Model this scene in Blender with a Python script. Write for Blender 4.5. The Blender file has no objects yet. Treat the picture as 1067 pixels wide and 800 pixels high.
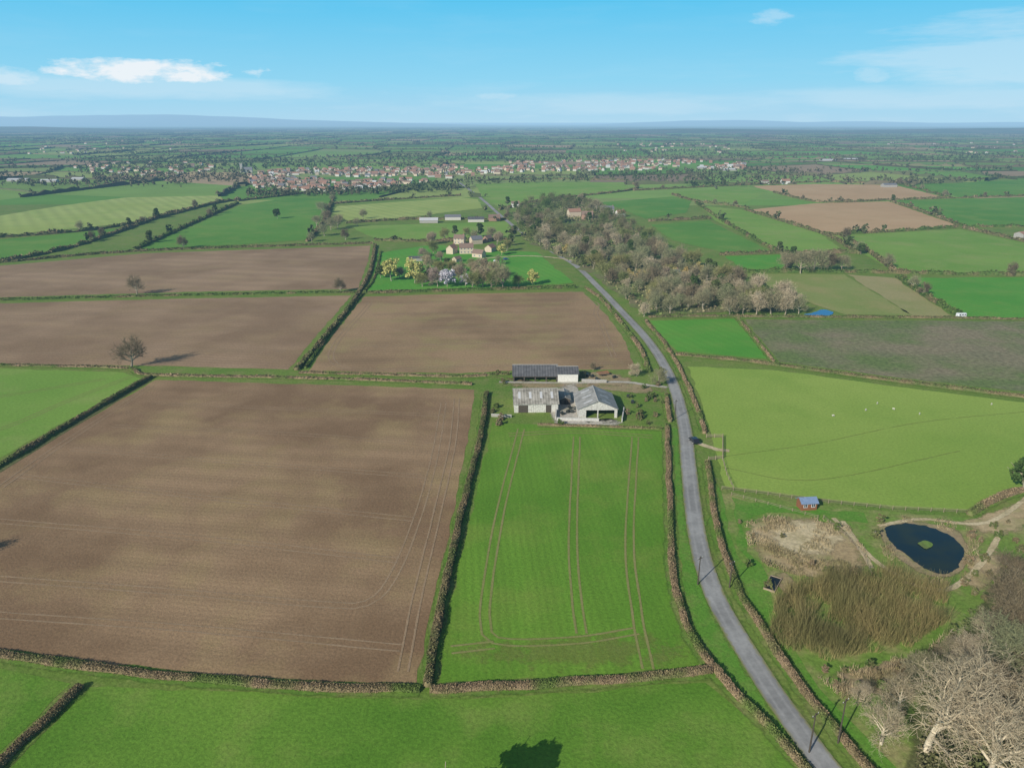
import bpy, bmesh, math, random
import numpy as np
from mathutils import Vector, Matrix, noise
random.seed(7); rng=np.random.default_rng(7)
PI=math.pi
F=765.7; PIT=math.radians(19.6); CH=100.0
cp,sp=math.cos(PIT),math.sin(PIT)
def P(px,py,z=0.0):
    u=(px-533.5)/F; v=(400-py)/F
    dy=cp+v*sp; dz=-sp+v*cp
    t=(z-CH)/dz
    return Vector((u*t,dy*t,z))
def proj(x,y,z=0.0):
    rz=z-CH
    d=y*cp-rz*sp; up=y*sp+rz*cp
    return 533.5+F*x/d, 400-F*up/d
scene=bpy.context.scene
COL=scene.collection
def tag(o,label=None,cat=None,group=None,kind=None):
    if label: o['label']=label
    if cat: o['category']=cat
    if group: o['group']=group
    if kind: o['kind']=kind
    return o
def link(o,parent=None):
    COL.objects.link(o)
    if parent: o.parent=parent
    return o
def empty(name,loc,rz=0,sc=1.0):
    o=bpy.data.objects.new(name,None); o.location=loc; o.rotation_euler=(0,0,rz); o.scale=(sc,)*3
    o.empty_display_size=0.5
    return link(o)
def mobj(name,me,parent=None,loc=None):
    o=bpy.data.objects.new(name,me)
    if loc is not None: o.location=loc
    return link(o,parent)
# ------------------------------------------------------------ node helpers
def nd(nt,t,ins=None,**attrs):
    n=nt.nodes.new(t)
    for k,v in attrs.items(): setattr(n,k,v)
    for k,v in (ins or {}).items():
        s=n.inputs[k]
        if isinstance(v,bpy.types.NodeSocket): nt.links.new(v,s)
        else: s.default_value=v
    return n
def mth(nt,op,a,b=None,c=None,clamp=False):
    d={0:a}
    if b is not None: d[1]=b
    if c is not None: d[2]=c
    n=nd(nt,'ShaderNodeMath',d,operation=op); n.use_clamp=clamp
    return n.outputs[0]
def c4(c): return (c[0],c[1],c[2],1.0)
def mixc(nt,f,a,b,bt='MIX'):
    n=nt.nodes.new('ShaderNodeMix'); n.data_type='RGBA'; n.blend_type=bt
    for i,v in ((0,f),(6,a),(7,b)):
        if isinstance(v,bpy.types.NodeSocket): nt.links.new(v,n.inputs[i])
        else: n.inputs[i].default_value=v if i==0 else c4(v)
    return n.outputs[2]
def mapr(nt,v,a,b,c=0.0,d=1.0):
    return nd(nt,'ShaderNodeMapRange',{0:v,1:a,2:b,3:c,4:d}).outputs[0]
def noi(nt,vec,scale,detail=3,rough=0.55):
    return nd(nt,'ShaderNodeTexNoise',{'Vector':vec,'Scale':scale,'Detail':detail,'Roughness':rough}).outputs[0]
def scl(nt,col,f):
    v=nd(nt,'ShaderNodeVectorMath',{0:col},operation='SCALE')
    if isinstance(f,bpy.types.NodeSocket): nt.links.new(f,v.inputs['Scale'])
    else: v.inputs['Scale'].default_value=f
    return v.outputs[0]
def painted_haze_group():  # aerial haze painted into materials: bluish emission growing with distance from origin
    g=bpy.data.node_groups.new('PaintedHaze','ShaderNodeTree')
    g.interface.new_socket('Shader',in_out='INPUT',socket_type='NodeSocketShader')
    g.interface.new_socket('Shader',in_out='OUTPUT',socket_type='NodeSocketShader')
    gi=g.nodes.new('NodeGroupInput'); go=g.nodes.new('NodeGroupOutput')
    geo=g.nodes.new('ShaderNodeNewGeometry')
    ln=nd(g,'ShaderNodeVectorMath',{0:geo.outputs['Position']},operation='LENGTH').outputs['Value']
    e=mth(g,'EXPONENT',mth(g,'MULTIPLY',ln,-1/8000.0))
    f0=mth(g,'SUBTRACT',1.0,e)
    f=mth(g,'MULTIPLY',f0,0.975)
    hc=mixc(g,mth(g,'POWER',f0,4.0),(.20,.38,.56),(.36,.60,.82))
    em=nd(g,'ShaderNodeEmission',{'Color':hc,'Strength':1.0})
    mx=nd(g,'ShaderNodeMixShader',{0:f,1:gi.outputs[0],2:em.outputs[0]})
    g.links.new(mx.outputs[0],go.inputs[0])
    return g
HG=painted_haze_group()
def new_mat(name):
    m=bpy.data.materials.new(name); m.use_nodes=True; m.node_tree.nodes.clear()
    try: m.cycles.emission_sampling='NONE'
    except Exception: pass
    return m,m.node_tree
def finish(m,nt,col,rough=0.9,bump=None,bstr=0.4,bdist=0.1,alpha=None,spec=0.15,haze=True,metal=0.0):
    b=nd(nt,'ShaderNodeBsdfPrincipled',{'Roughness':rough,'Specular IOR Level':spec,'Metallic':metal})
    if isinstance(col,bpy.types.NodeSocket): nt.links.new(col,b.inputs['Base Color'])
    else: b.inputs['Base Color'].default_value=c4(col)
    if bump is not None:
        bn=nd(nt,'ShaderNodeBump',{'Height':bump,'Strength':bstr,'Distance':bdist})
        nt.links.new(bn.outputs[0],b.inputs['Normal'])
    sh=b.outputs[0]
    out=nt.nodes.new('ShaderNodeOutputMaterial')
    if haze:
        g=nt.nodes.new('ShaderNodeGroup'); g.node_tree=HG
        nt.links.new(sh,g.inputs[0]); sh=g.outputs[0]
    if alpha is not None:
        tr=nt.nodes.new('ShaderNodeBsdfTransparent')
        sh=nd(nt,'ShaderNodeMixShader',{0:alpha,1:tr.outputs[0],2:sh}).outputs[0]
    nt.links.new(sh,out.inputs[0])
    return m
GAIN=1.08
def ground_mat(name,c1,c2,c3,big=0.012,med=0.07,fine=0.9,amt3=0.5,fineamt=0.35,stripe=None,stripe2=None,soft=False,bstr=0.5,softn=0.9,attr=None,amax=1.0,sharp=.14):
    m,nt=new_mat(name)
    pos=nd(nt,'ShaderNodeNewGeometry').outputs['Position']
    n1=mapr(nt,noi(nt,pos,big,4,.6),.5-sharp,.5+sharp)
    col=mixc(nt,n1,c1,c2)
    if attr:
        at=nd(nt,'ShaderNodeAttribute',attribute_name=attr)
        col=mixc(nt,mapr(nt,n1,0,1,0,.35),at.outputs['Color'],mixc(nt,1.0,at.outputs['Color'],(0.6,0.62,0.6),'MULTIPLY'))
    else:
        n2=mapr(nt,noi(nt,pos,med,5,.65),.48,.66,0,amt3)
        col=mixc(nt,n2,col,c3)
    nf=noi(nt,pos,fine,4,.75)
    mul=mapr(nt,nf,.25,.75,(1-fineamt)*GAIN,(1+fineamt)*GAIN)
    for st in (stripe,stripe2):
        if st:
            ang,spc,amt,dist=st
            dv=(math.cos(ang),math.sin(ang),0)
            x=nd(nt,'ShaderNodeVectorMath',{0:pos,1:dv},operation='DOT_PRODUCT').outputs['Value']
            x=mth(nt,'ADD',x,mth(nt,'MULTIPLY',noi(nt,pos,.03,1),dist))
            s=mth(nt,'SINE',mth(nt,'MULTIPLY',x,2*PI/spc))
            am=mapr(nt,n1,0,1,amt*.15,amt)
            mul=mth(nt,'MULTIPLY',mul,mth(nt,'ADD',1.0,mth(nt,'MULTIPLY',s,am)))
    col=scl(nt,col,mul)
    alpha=None
    if soft:
        a=nd(nt,'ShaderNodeAttribute',attribute_name='a').outputs['Fac']
        nn=noi(nt,pos,.22,4,.7)
        alpha=mapr(nt,mth(nt,'ADD',a,mth(nt,'MULTIPLY',mth(nt,'SUBTRACT',nn,.5),softn*2)),.3,.8,0,amax)
        alpha=mth(nt,'MULTIPLY',alpha,mapr(nt,a,0,.15))
    return finish(m,nt,col,.95,bump=nf,bstr=bstr,bdist=.25,alpha=alpha)
def veg_mat(name,ca,cb,cc=None,objrand=False,scale=.25,rough=.85):
    m,nt=new_mat(name)
    geo=nd(nt,'ShaderNodeNewGeometry'); pos=geo.outputs['Position']
    n=mapr(nt,noi(nt,pos,scale,3,.6),.38,.62)
    col=mixc(nt,n,ca,cb)
    if cc:
        if objrand:
            r=nd(nt,'ShaderNodeObjectInfo').outputs['Random']
            col=mixc(nt,r,col,cc)
        else:
            col=mixc(nt,mapr(nt,noi(nt,pos,scale*.25,2),.48,.62),col,cc)
    isl=geo.outputs['Random Per Island']
    return finish(m,nt,scl(nt,col,mapr(nt,isl,0,1,.55,1.45)),rough)
def flat_mat(name,c,c2=None,rough=.7,scale=1.5,haze=True,metal=0,spec=.3,stripe=None):
    m,nt=new_mat(name)
    tc=nd(nt,'ShaderNodeTexCoord').outputs['Object']
    n=mapr(nt,noi(nt,tc,scale,4,.65),.35,.65)
    col=mixc(nt,n,c,c2 or tuple(x*.75 for x in c))
    if stripe:
        ax,per,amt=stripe
        dv=[0,0,0]; dv[ax]=1
        x=nd(nt,'ShaderNodeVectorMath',{0:tc,1:tuple(dv)},operation='DOT_PRODUCT').outputs['Value']
        col=scl(nt,col,mth(nt,'ADD',1.0,mth(nt,'MULTIPLY',mth(nt,'SINE',mth(nt,'MULTIPLY',x,2*PI/per)),amt)))
    return finish(m,nt,col,rough,haze=haze,metal=metal,spec=spec)
# ------------------------------------------------------------ mesh helpers
def np_mesh(name,V,Q,mat,smooth=False):
    V=np.asarray(V,dtype=np.float32); Q=np.asarray(Q,dtype=np.int32)
    me=bpy.data.meshes.new(name); m,k=Q.shape
    me.vertices.add(len(V)); me.vertices.foreach_set('co',V.ravel())
    me.loops.add(m*k); me.loops.foreach_set('vertex_index',Q.ravel())
    me.polygons.add(m); me.polygons.foreach_set('loop_start',np.arange(0,m*k,k,dtype=np.int32))
    if smooth: me.polygons.foreach_set('use_smooth',np.ones(m,dtype=bool))
    me.materials.append(mat); me.update(calc_edges=True)
    return me
def unit(a): return a/np.maximum(np.linalg.norm(a,axis=1,keepdims=True),1e-9)
def cards(C,s,asp=1.0):
    n=len(C); s=np.broadcast_to(np.asarray(s,dtype=float),(n,))[:,None]
    a=unit(rng.normal(size=(n,3)))
    b=unit(np.cross(a,rng.normal(size=(n,3))))
    a=a*s*.5*asp; b=b*s*.5
    V=np.concatenate([C-a-b*.5,C-b*.9+a*.6,C+a+b*.6,C+b-a*.5],axis=0)
    i=np.arange(n); Q=np.stack([i,i+n,i+2*n,i+3*n],axis=1)
    return V,Q
def merge(parts):
    Vs=[];Qs=[];o=0
    for V,Q in parts:
        Vs.append(V); Qs.append(np.asarray(Q)+o); o+=len(V)
    return np.concatenate(Vs),np.concatenate(Qs)
def tubes(p0,p1,r0,r1,k=3):
    p0=np.asarray(p0,float);p1=np.asarray(p1,float);r0=np.asarray(r0,float);r1=np.asarray(r1,float)
    d=unit(p1-p0); ref=np.where(np.abs(d[:,2:3])>.9,np.array([[1.,0,0]]),np.array([[0,0,1.]]))
    u=unit(np.cross(d,ref)); v=np.cross(d,u); n=len(p0)
    V=[]
    for j in range(k):
        a=2*PI*j/k; w=u*math.cos(a)+v*math.sin(a)
        V.append(p0+w*r0[:,None]); V.append(p1+w*r1[:,None])
    V=np.concatenate(V); i=np.arange(n); Q=[]
    for j in range(k):
        j2=(j+1)%k
        Q.append(np.stack([i+2*j*n,i+2*j2*n,i+(2*j2+1)*n,i+(2*j+1)*n],axis=1))
    return V,np.concatenate(Q)
def catmull(W,step):
    W=[np.array([w[0],w[1]],float) for w in W]
    if len(W)>2:
        E=[2*W[0]-W[1]]+W+[2*W[-1]-W[-2]]; out=[]
        for i in range(1,len(E)-2):
            p0,p1,p2,p3=E[i-1],E[i],E[i+1],E[i+2]
            for t in np.linspace(0,1,24,endpoint=False):
                out.append(.5*((2*p1)+(-p0+p2)*t+(2*p0-5*p1+4*p2-p3)*t*t+(-p0+3*p1-3*p2+p3)*t**3))
        out.append(W[-1]); A=np.array(out)
    else: A=np.array(W)
    seg=np.linalg.norm(np.diff(A,axis=0),axis=1); s=np.concatenate([[0],np.cumsum(seg)])
    n=max(2,int(s[-1]/step)+1); q=np.linspace(0,s[-1],n)
    return np.stack([np.interp(q,s,A[:,0]),np.interp(q,s,A[:,1])],axis=1),s[-1]
def frame(A):
    T=np.gradient(A,axis=0); T/=np.maximum(np.linalg.norm(T,axis=1,keepdims=True),1e-9)
    return T,np.stack([-T[:,1],T[:,0]],axis=1)
def in_poly(x,y,poly):
    c=False;n=len(poly);j=n-1
    for i in range(n):
        xi,yi=poly[i];xj,yj=poly[j]
        if (yi>y)!=(yj>y) and x<(xj-xi)*(y-yi)/(yj-yi)+xi: c=not c
        j=i
    return c
HAND=[]
def field(name,pts,mat,z=.03,jit=.6,step=4,reg=True):
    if reg: HAND.append(pts)
    W=[P(*p) for p in pts]; out=[]
    n=len(W)
    for i in range(n):
        a,b=W[i],W[(i+1)%n]; L=(b-a).length; k=max(1,min(120,int(L/step)))
        nrm=Vector((-(b-a).y,(b-a).x,0)).normalized()
        for q in range(k):
            p=a.lerp(b,q/k)
            if q: p=p+nrm*jit*(noise.noise(p*.15)*1.6+noise.noise(p*.7)*.9)
            out.append((p.x,p.y,0))
    me=bpy.data.meshes.new(name); me.from_pydata(out,[],[list(range(len(out)))])
    if me.polygons[0].normal.z<0: me.flip_normals()
    me.materials.append(mat); me.update()
    o=mobj(name,me,loc=(0,0,z)); return tag(o,kind='structure')
def patch(name,pts,mat,z,inner=.72):
    W=[P(*p) for p in pts]; A,_=catmull([(w.x,w.y) for w in W+[W[0]]],1.5); A=A[:-1]
    n=len(A); c=A.mean(axis=0); out=[]
    for p in A: out.append((p[0],p[1],0))
    for p in A:
        q=c+(p-c)*inner; out.append((q[0],q[1],0))
    fs=[[i,(i+1)%n,n+(i+1)%n,n+i] for i in range(n)]+[[n+i for i in range(n)]]
    me=bpy.data.meshes.new(name); me.from_pydata(out,[],fs)
    at=me.attributes.new('a','FLOAT','POINT'); at.data.foreach_set('value',[0.]*n+[1.]*n)
    me.materials.append(mat); me.update()
    if me.polygons[-1].normal.z<0: me.flip_normals()
    o=mobj(name,me,loc=(0,0,z)); return tag(o,kind='structure')
def strip_arrays(W,width,step=3.0,off=0.0,prof=(0,1,1,0),pos=(-1,-.5,.5,1)):
    A,L=catmull(W,step); T,Nn=frame(A); n=len(A)
    V=[];a=[]
    wob=np.array([.12*noise.noise(Vector((q[0]*.08,q[1]*.08,off))) for q in A])
    for q,s in zip(prof,pos):
        r=A+Nn*(off+wob+s*width/2)[:,None]; V.append(np.column_stack([r,np.zeros(n)])); a+= [q]*n
    Q=[];i=np.arange(n-1)
    for j in range(len(pos)-1): Q.append(np.stack([i+(j+1)*n,i+j*n,i+1+j*n,i+1+(j+1)*n],axis=1))
    return np.concatenate(V),np.concatenate(Q),np.array(a)
ZC=[0]
def strips(name,polylines,width,mat,z,gauge=None,step=3.0,prof=(0,1,1,0),pos=(-1,-.5,.5,1),world=False):
    Vs=[];Qs=[];As=[];o=0
    for ip,pl in enumerate(polylines):
        W=pl if world else [(P(*p).x,P(*p).y) for p in pl]
        for off in ((-gauge/2,gauge/2) if gauge else (0,)):
            V,Q,a=strip_arrays(W,width,step,off,prof,pos); V[:,2]+=ip*.004; Vs.append(V);Qs.append(Q+o);As.append(a);o+=len(V)
    me=np_mesh(name,np.concatenate(Vs),np.concatenate(Qs),mat)
    at=me.attributes.new('a','FLOAT','POINT'); at.data.foreach_set('value',np.concatenate(As).astype(np.float32))
    if me.polygons[0].normal.z<0: me.flip_normals()
    ob=mobj(name,me,loc=(0,0,z)); return tag(ob,kind='structure')
# ------------------------------------------------------------ materials
M={}
M['rough_grass']=ground_mat('rough_grass',(.10,.175,.026),(.14,.195,.038),(.21,.195,.08),.03,.15,1.2,.5,.45)
M['soil_a']=ground_mat('drilled_soil',(.185,.116,.064),(.27,.178,.102),(.275,.20,.095),.018,.035,1.6,.65,.34,stripe=(math.radians(83),1.7,.04,1.0),stripe2=(math.radians(83),9.0,.07,5.0),sharp=.09)
M['soil_b']=ground_mat('drilled_soil_pale',(.21,.137,.080),(.285,.193,.118),(.27,.19,.10),.013,.035,1.2,.5,.32,stripe=(math.radians(80),3.4,.05,1.0),stripe2=(math.radians(80),17,.06,5.0),sharp=.09)
M['soil_c']=ground_mat('drilled_soil_ochre',(.29,.195,.108),(.215,.142,.078),(.26,.21,.09),.018,.04,1.2,.65,.32,stripe=(math.radians(95),3.4,.05,1.0),stripe2=(math.radians(95),14,.06,5.0),sharp=.10)
M['crop']=ground_mat('young_crop',(.078,.185,.015),(.125,.24,.026),(.18,.235,.042),.012,.028,1.5,.6,.32,stripe=(math.radians(4),1.8,.07,.6),stripe2=(math.radians(4),11.0,.06,3.0),sharp=.14)
M['crop2']=ground_mat('bright_crop',(.07,.235,.024),(.10,.265,.033),(.15,.25,.045),.015,.05,1.5,.4,.25,stripe=(math.radians(20),5,.05,1.5))
M['grass_c']=ground_mat('grass_ley',(.083,.185,.018),(.13,.235,.03),(.19,.235,.055),.022,.045,1.4,.6,.36,sharp=.11)
M['pasture']=ground_mat('grazed_pasture',(.195,.29,.048),(.25,.33,.068),(.165,.265,.04),.008,.025,1.2,.55,.24)
M['pasture2']=ground_mat('pasture_green',(.13,.245,.035),(.175,.28,.05),(.23,.27,.08),.01,.03,1.0,.55,.24)
M['lime']=ground_mat('lime_grass',(.25,.31,.075),(.30,.35,.11),(.18,.27,.055),.006,.03,1.0,.5,.2,stripe=(math.radians(35),14,.10,3))
M['green_d']=ground_mat('deep_green_field',(.075,.195,.024),(.11,.23,.034),(.16,.235,.047),.008,.03,1.0,.55,.22)
M['tan']=ground_mat('stubble_tan',(.38,.245,.13),(.43,.29,.16),(.33,.225,.11),.006,.03,1.0,.4,.15,stripe=(math.radians(60),10,.05,3))
M['olive']=ground_mat('olive_field',(.16,.215,.05),(.21,.24,.075),(.28,.24,.10),.01,.03,1.0,.6,.2)
M['tan_m']=ground_mat('olive_stubble',(.25,.24,.095),(.29,.25,.12),(.19,.22,.065),.01,.03,1.0,.6,.2)
M['rough_mix']=ground_mat('weedy_fallow',(.20,.17,.105),(.115,.155,.05),(.155,.15,.085),.02,.03,.5,.75,.5,sharp=.09)
M['wood_floor']=ground_mat('leaf_litter',(.16,.145,.075),(.13,.165,.05),(.12,.20,.04),.03,.06,1.0,.8,.4)
M['wet']=ground_mat('marsh_grass',(.11,.20,.03),(.165,.22,.05),(.27,.225,.11),.05,.10,1.0,.7,.42,sharp=.12)
M['verge']=ground_mat('green_verge',(.078,.20,.02),(.105,.22,.03),(.17,.20,.055),.05,.2,1.4,.45,.38)
M['tan_soft']=ground_mat('dry_grass',(.40,.31,.18),(.32,.24,.13),(.18,.20,.065),.08,.15,1.2,.65,.42,soft=True,softn=1.2)
M['pale_soft']=ground_mat('pale_dry_grass',(.50,.42,.27),(.42,.34,.20),(.27,.23,.11),.08,.2,1.2,.5,.4,soft=True,softn=1.2)
M['mud_soft']=ground_mat('mud_bank',(.25,.19,.11),(.29,.225,.13),(.15,.185,.05),.08,.2,1.2,.6,.38,soft=True,softn=1.2)
M['margin_soft']=ground_mat('field_margin',(.09,.185,.025),(.13,.20,.037),(.21,.20,.08),.05,.12,1.2,.7,.4,soft=True,softn=.9)
M['yard_soft']=ground_mat('yard_hardcore',(.34,.31,.26),(.42,.39,.34),(.20,.20,.11),.08,.2,1.2,.6,.35,soft=True)
M['dark_soft']=ground_mat('damp_ditch',(.09,.105,.037),(.12,.12,.05),(.08,.11,.03),.08,.2,1.2,.5,.4,soft=True)
M['thin_soft']=ground_mat('thin_crop',(.21,.225,.06),(.19,.215,.05),(.25,.22,.09),.05,.15,1.5,.5,.25,soft=True,softn=1.6,amax=.4)
M['trk_soil']=ground_mat('wheel_track_soil',(.34,.24,.15),(.30,.21,.13),(.26,.185,.11),.05,.2,1.5,.5,.25,soft=True,softn=1.0,amax=.8)
M['trk_crop']=ground_mat('wheel_track_crop',(.23,.22,.08),(.19,.21,.06),(.27,.23,.11),.05,.2,1.5,.5,.2,soft=True,softn=.6,amax=.9)
M['hedge_brown']=veg_mat('hedge_brown',(.25,.18,.11),(.19,.15,.08),(.11,.15,.04),scale=.3)
M['hedge_dark']=veg_mat('hedge_dark',(.145,.12,.062),(.09,.12,.036),(.19,.145,.08),scale=.3)
M['hedge_green']=veg_mat('hedge_green',(.065,.115,.025),(.10,.135,.036),(.16,.13,.065),scale=.3)
M['bark']=veg_mat('bark',(.30,.25,.18),(.22,.185,.13),(.36,.31,.23),objrand=True,scale=.8)
M['bark_pale']=veg_mat('bark_pale',(.60,.51,.37),(.50,.42,.30),(.52,.44,.32),objrand=True,scale=.8)
M['twigs']=veg_mat('twigs',(.33,.27,.17),(.25,.21,.125),(.26,.27,.14),objrand=True,scale=.15)
M['twigs_pink']=veg_mat('twigs_pink',(.36,.27,.22),(.29,.215,.17),(.38,.31,.18),objrand=True,scale=.15)
M['twigs_green']=veg_mat('twigs_green',(.20,.23,.08),(.15,.18,.06),(.27,.24,.10),objrand=True,scale=.15)
M['twigs_pale']=veg_mat('twigs_pale',(.55,.45,.31),(.46,.375,.25),(.40,.33,.21),objrand=True,scale=.15)
M['twigs_dark']=veg_mat('twigs_dark',(.18,.14,.09),(.145,.12,.07),(.22,.175,.105),objrand=True,scale=.2)
M['leaf_dark']=veg_mat('leaf_dark',(.042,.082,.02),(.065,.105,.028),(.085,.105,.034),objrand=True,scale=.4)
M['leaf_yellow']=veg_mat('leaf_yellow',(.50,.45,.16),(.42,.40,.14),(.40,.38,.12),objrand=True,scale=.4)
M['leaf_orange']=veg_mat('leaf_orange',(.40,.28,.11),(.34,.25,.09),(.36,.30,.11),objrand=True,scale=.4)
M['blossom']=veg_mat('blossom',(.52,.49,.52),(.42,.39,.43),(.36,.32,.34),objrand=True,scale=.4)
M['far_veg']=veg_mat('far_veg',(.095,.10,.048),(.062,.09,.032),(.13,.11,.065),scale=.01)
M['coppice']=veg_mat('coppice',(.37,.30,.13),(.29,.26,.10),(.21,.19,.075),scale=.2)
M['scrub']=veg_mat('scrub',(.21,.17,.10),(.15,.16,.06),(.10,.15,.036),scale=.06)
M['scrub_mix']=veg_mat('scrub_mix',(.17,.13,.07),(.095,.12,.04),(.13,.11,.06),scale=.12)
M['tuss']=veg_mat('tussock',(.50,.41,.25),(.39,.30,.17),(.27,.23,.11),scale=.2)
M['white_wall']=flat_mat('white_wall',(.66,.64,.59),(.54,.52,.47))
M['v_white']=flat_mat('pale_render',(.52,.49,.44),(.43,.40,.36))
M['cream_wall']=flat_mat('cream_stone',(.55,.45,.33),(.46,.37,.27))
M['brick']=flat_mat('red_brick',(.33,.20,.14),(.27,.165,.12))
M['grey_wall']=flat_mat('blockwork',(.36,.34,.31),(.28,.26,.23))
M['tile_red']=flat_mat('red_tiles',(.33,.18,.125),(.27,.15,.105))
M['v_red']=flat_mat('faded_red_tiles',(.32,.175,.12),(.25,.14,.10))
M['tile_brown']=flat_mat('brown_tiles',(.22,.15,.115),(.175,.12,.095))
M['slate']=flat_mat('slate',(.18,.18,.195),(.125,.125,.14))
M['pale_roof']=flat_mat('pale_roof',(.52,.52,.52),(.42,.42,.42))
M['asb']=flat_mat('fibre_cement_roof',(.36,.335,.29),(.16,.145,.12),scale=.5,stripe=(0,1.0,.16))
M['asb2']=flat_mat('weathered_roof',(.33,.32,.30),(.19,.185,.17),scale=.4,stripe=(0,1.0,.16))
M['dark_roof']=flat_mat('dark_sheet_roof',(.115,.115,.12),(.07,.07,.075),scale=.5,stripe=(0,1.1,.2))
M['clad']=flat_mat('pale_cladding',(.58,.56,.51),(.36,.34,.30),stripe=(0,.8,.10))
M['dark_int']=flat_mat('dark_timber',(.08,.065,.05))
M['conc']=flat_mat('concrete',(.54,.52,.48),(.40,.38,.35))
M['wood']=flat_mat('weathered_wood',(.34,.27,.19),(.26,.2,.14))
M['wood_red']=flat_mat('stained_timber',(.25,.10,.05),(.19,.08,.04))
M['blue_roof']=flat_mat('blue_felt',(.18,.25,.38),(.14,.20,.31))
M['glass']=flat_mat('dark_glass',(.03,.04,.05),rough=.1,spec=.5)
M['car_black']=flat_mat('black_paint',(.02,.022,.03),rough=.2,spec=.5)
M['car_blue']=flat_mat('blue_paint',(.04,.08,.25),rough=.25,spec=.5)
M['car_white']=flat_mat('white_paint',(.75,.75,.75),rough=.3,spec=.5)
M['rubber']=flat_mat('rubber',(.02,.02,.02))
M['metal']=flat_mat('steel',(.45,.45,.45),rough=.4)
M['rust']=flat_mat('rusty_steel',(.26,.12,.06),(.18,.09,.05))
M['bale']=flat_mat('black_wrap',(.03,.035,.03),rough=.35)
M['lamp']=flat_mat('lamp_lens',(.7,.7,.65),rough=.2)
M['wool']=flat_mat('wool',(.56,.53,.45),(.48,.45,.38))
M['black_liner']=flat_mat('black_liner',(.015,.02,.02),rough=.3)
m,nt=new_mat('pond_water'); pos=nd(nt,'ShaderNodeNewGeometry').outputs['Position']
w=noi(nt,pos,1.2,4); M['water']=finish(m,nt,mixc(nt,mapr(nt,noi(nt,pos,.15,3),.4,.65),(.004,.018,.024),(.014,.026,.018)),.12,bump=w,bstr=.25,bdist=.05,spec=.3)
m,nt=new_mat('blue_water'); M['water_blue']=finish(m,nt,(.02,.08,.25),.15,spec=.5)
m,nt=new_mat('asphalt'); pos=nd(nt,'ShaderNodeNewGeometry').outputs['Position']
a=nd(nt,'ShaderNodeAttribute',attribute_name='a').outputs['Fac']
nn=noi(nt,pos,.6,5,.75); n3=noi(nt,pos,.07,4,.65)
col=mixc(nt,mapr(nt,n3,.38,.62),(.30,.295,.285),(.21,.206,.20))
col=mixc(nt,mapr(nt,mth(nt,'ADD',mth(nt,'ABSOLUTE',a),mth(nt,'MULTIPLY',mth(nt,'SUBTRACT',nn,.5),.9)),.72,1.0),col,(.19,.185,.08))
trk=mapr(nt,mth(nt,'ABSOLUTE',mth(nt,'SUBTRACT',mth(nt,'ABSOLUTE',a),.42)),0,.2,1,0)
col=mixc(nt,mth(nt,'MULTIPLY',trk,mapr(nt,n3,.3,.7,.1,.5)),col,(.39,.38,.365))
col=scl(nt,col,mapr(nt,nn,.3,.7,.82,1.18))
M['asphalt']=finish(m,nt,col,.9,bump=nn,bstr=.2,bdist=.03,spec=.15)
# ------------------------------------------------------------ base ground
def base_ground():
    c=[-120000,-60000,-30000,-15000,-8000,-4000,-2000,-1200,-800,-500,-300,-150,0,150,300,500,800,1200,2000,4000,8000,15000,30000,60000,120000]
    n=len(c); V=[(x,y,0) for y in c for x in c]
    Q=[(j*n+i,j*n+i+1,(j+1)*n+i+1,(j+1)*n+i) for j in range(n-1) for i in range(n-1)]
    tag(mobj('ground',np_mesh('ground',np.array(V,float),np.array(Q),M['rough_grass'])),kind='structure')
base_ground()
# ------------------------------------------------------------ near fields
field('ploughed_field',[(162,396),(350,401),(494,406),(488,460),(470,540),(450,630),(434,713),(340,710),(200,700),(100,689),(0,676),(-260,645),(-200,615),(0,489)],M['soil_a'])
field('crop_field',[(513,440),(600,444),(690,449),(694,520),(698,600),(720,668),(735,692),(600,705),(458,711),(462,660),(480,580),(500,500)],M['crop'])
field('grass_field',[(90,716),(200,718),(330,727),(440,729),(600,722),(735,711),(780,748),(842,808),(860,850),(-60,850),(0,812)],M['grass_c'])
field('grass_field',[(-100,690),(0,696),(74,712),(0,783),(-60,830)],M['grass_c'])
field('ploughed_field',[(-60,279),(0,277),(150,264),(386,256),(384,270),(373,301),(200,304),(0,310),(-60,312)],M['soil_b'])
field('ploughed_field',[(-60,317),(0,316),(200,311),(366,308),(340,338),(300,385),(150,381),(0,379),(-60,379)],M['soil_b'])
field('crop_field',[(-80,384),(0,384),(128,388),(148,395),(0,477),(-60,510)],M['pasture2'])
field('ploughed_field',[(380,309),(490,306),(607,304),(632,328),(652,356),(662,385),(560,385),(480,389),(400,388),(322,386),(350,345)],M['soil_c'])
field('pasture',[(716,382),(810,386),(935,403),(1080,421),(1090,505),(1060,512),(1010,532),(930,529),(850,519),(756,507),(748,480),(742,455),(730,415)],M['pasture'])
field('crop_field',[(677,334),(765,332),(802,374),(706,366),(690,350)],M['crop2'])
field('fallow_field',[(776,333),(1090,335),(1090,411),(940,394),(812,377)],M['rough_mix'])
field('marsh',[(750,513),(850,526),(1010,540),(1090,515),(1090,860),(960,860),(905,790),(860,740),(800,660),(768,600),(756,550)],M['wet'],reg=False)
field('roadside_verge',[(700,445),(714,445),(722,520),(730,580),(745,625),(770,668),(800,715),(835,760),(870,810),(850,812),(790,742),(735,680),(712,620),(706,560)],M['verge'],.045)
field('roadside_verge',[(744,500),(752,514),(762,560),(790,620),(830,680),(870,735),(940,806),(905,812),(850,745),(790,660),(755,600),(745,550)],M['verge'],.06)
field('green_strip',[(762,518),(800,524),(850,530),(900,534),(905,545),(860,536),(800,534),(772,545),(778,575),(800,600),(803,640),(790,620),(768,570)],M['verge'],.075,jit=1.5,reg=False)
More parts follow.
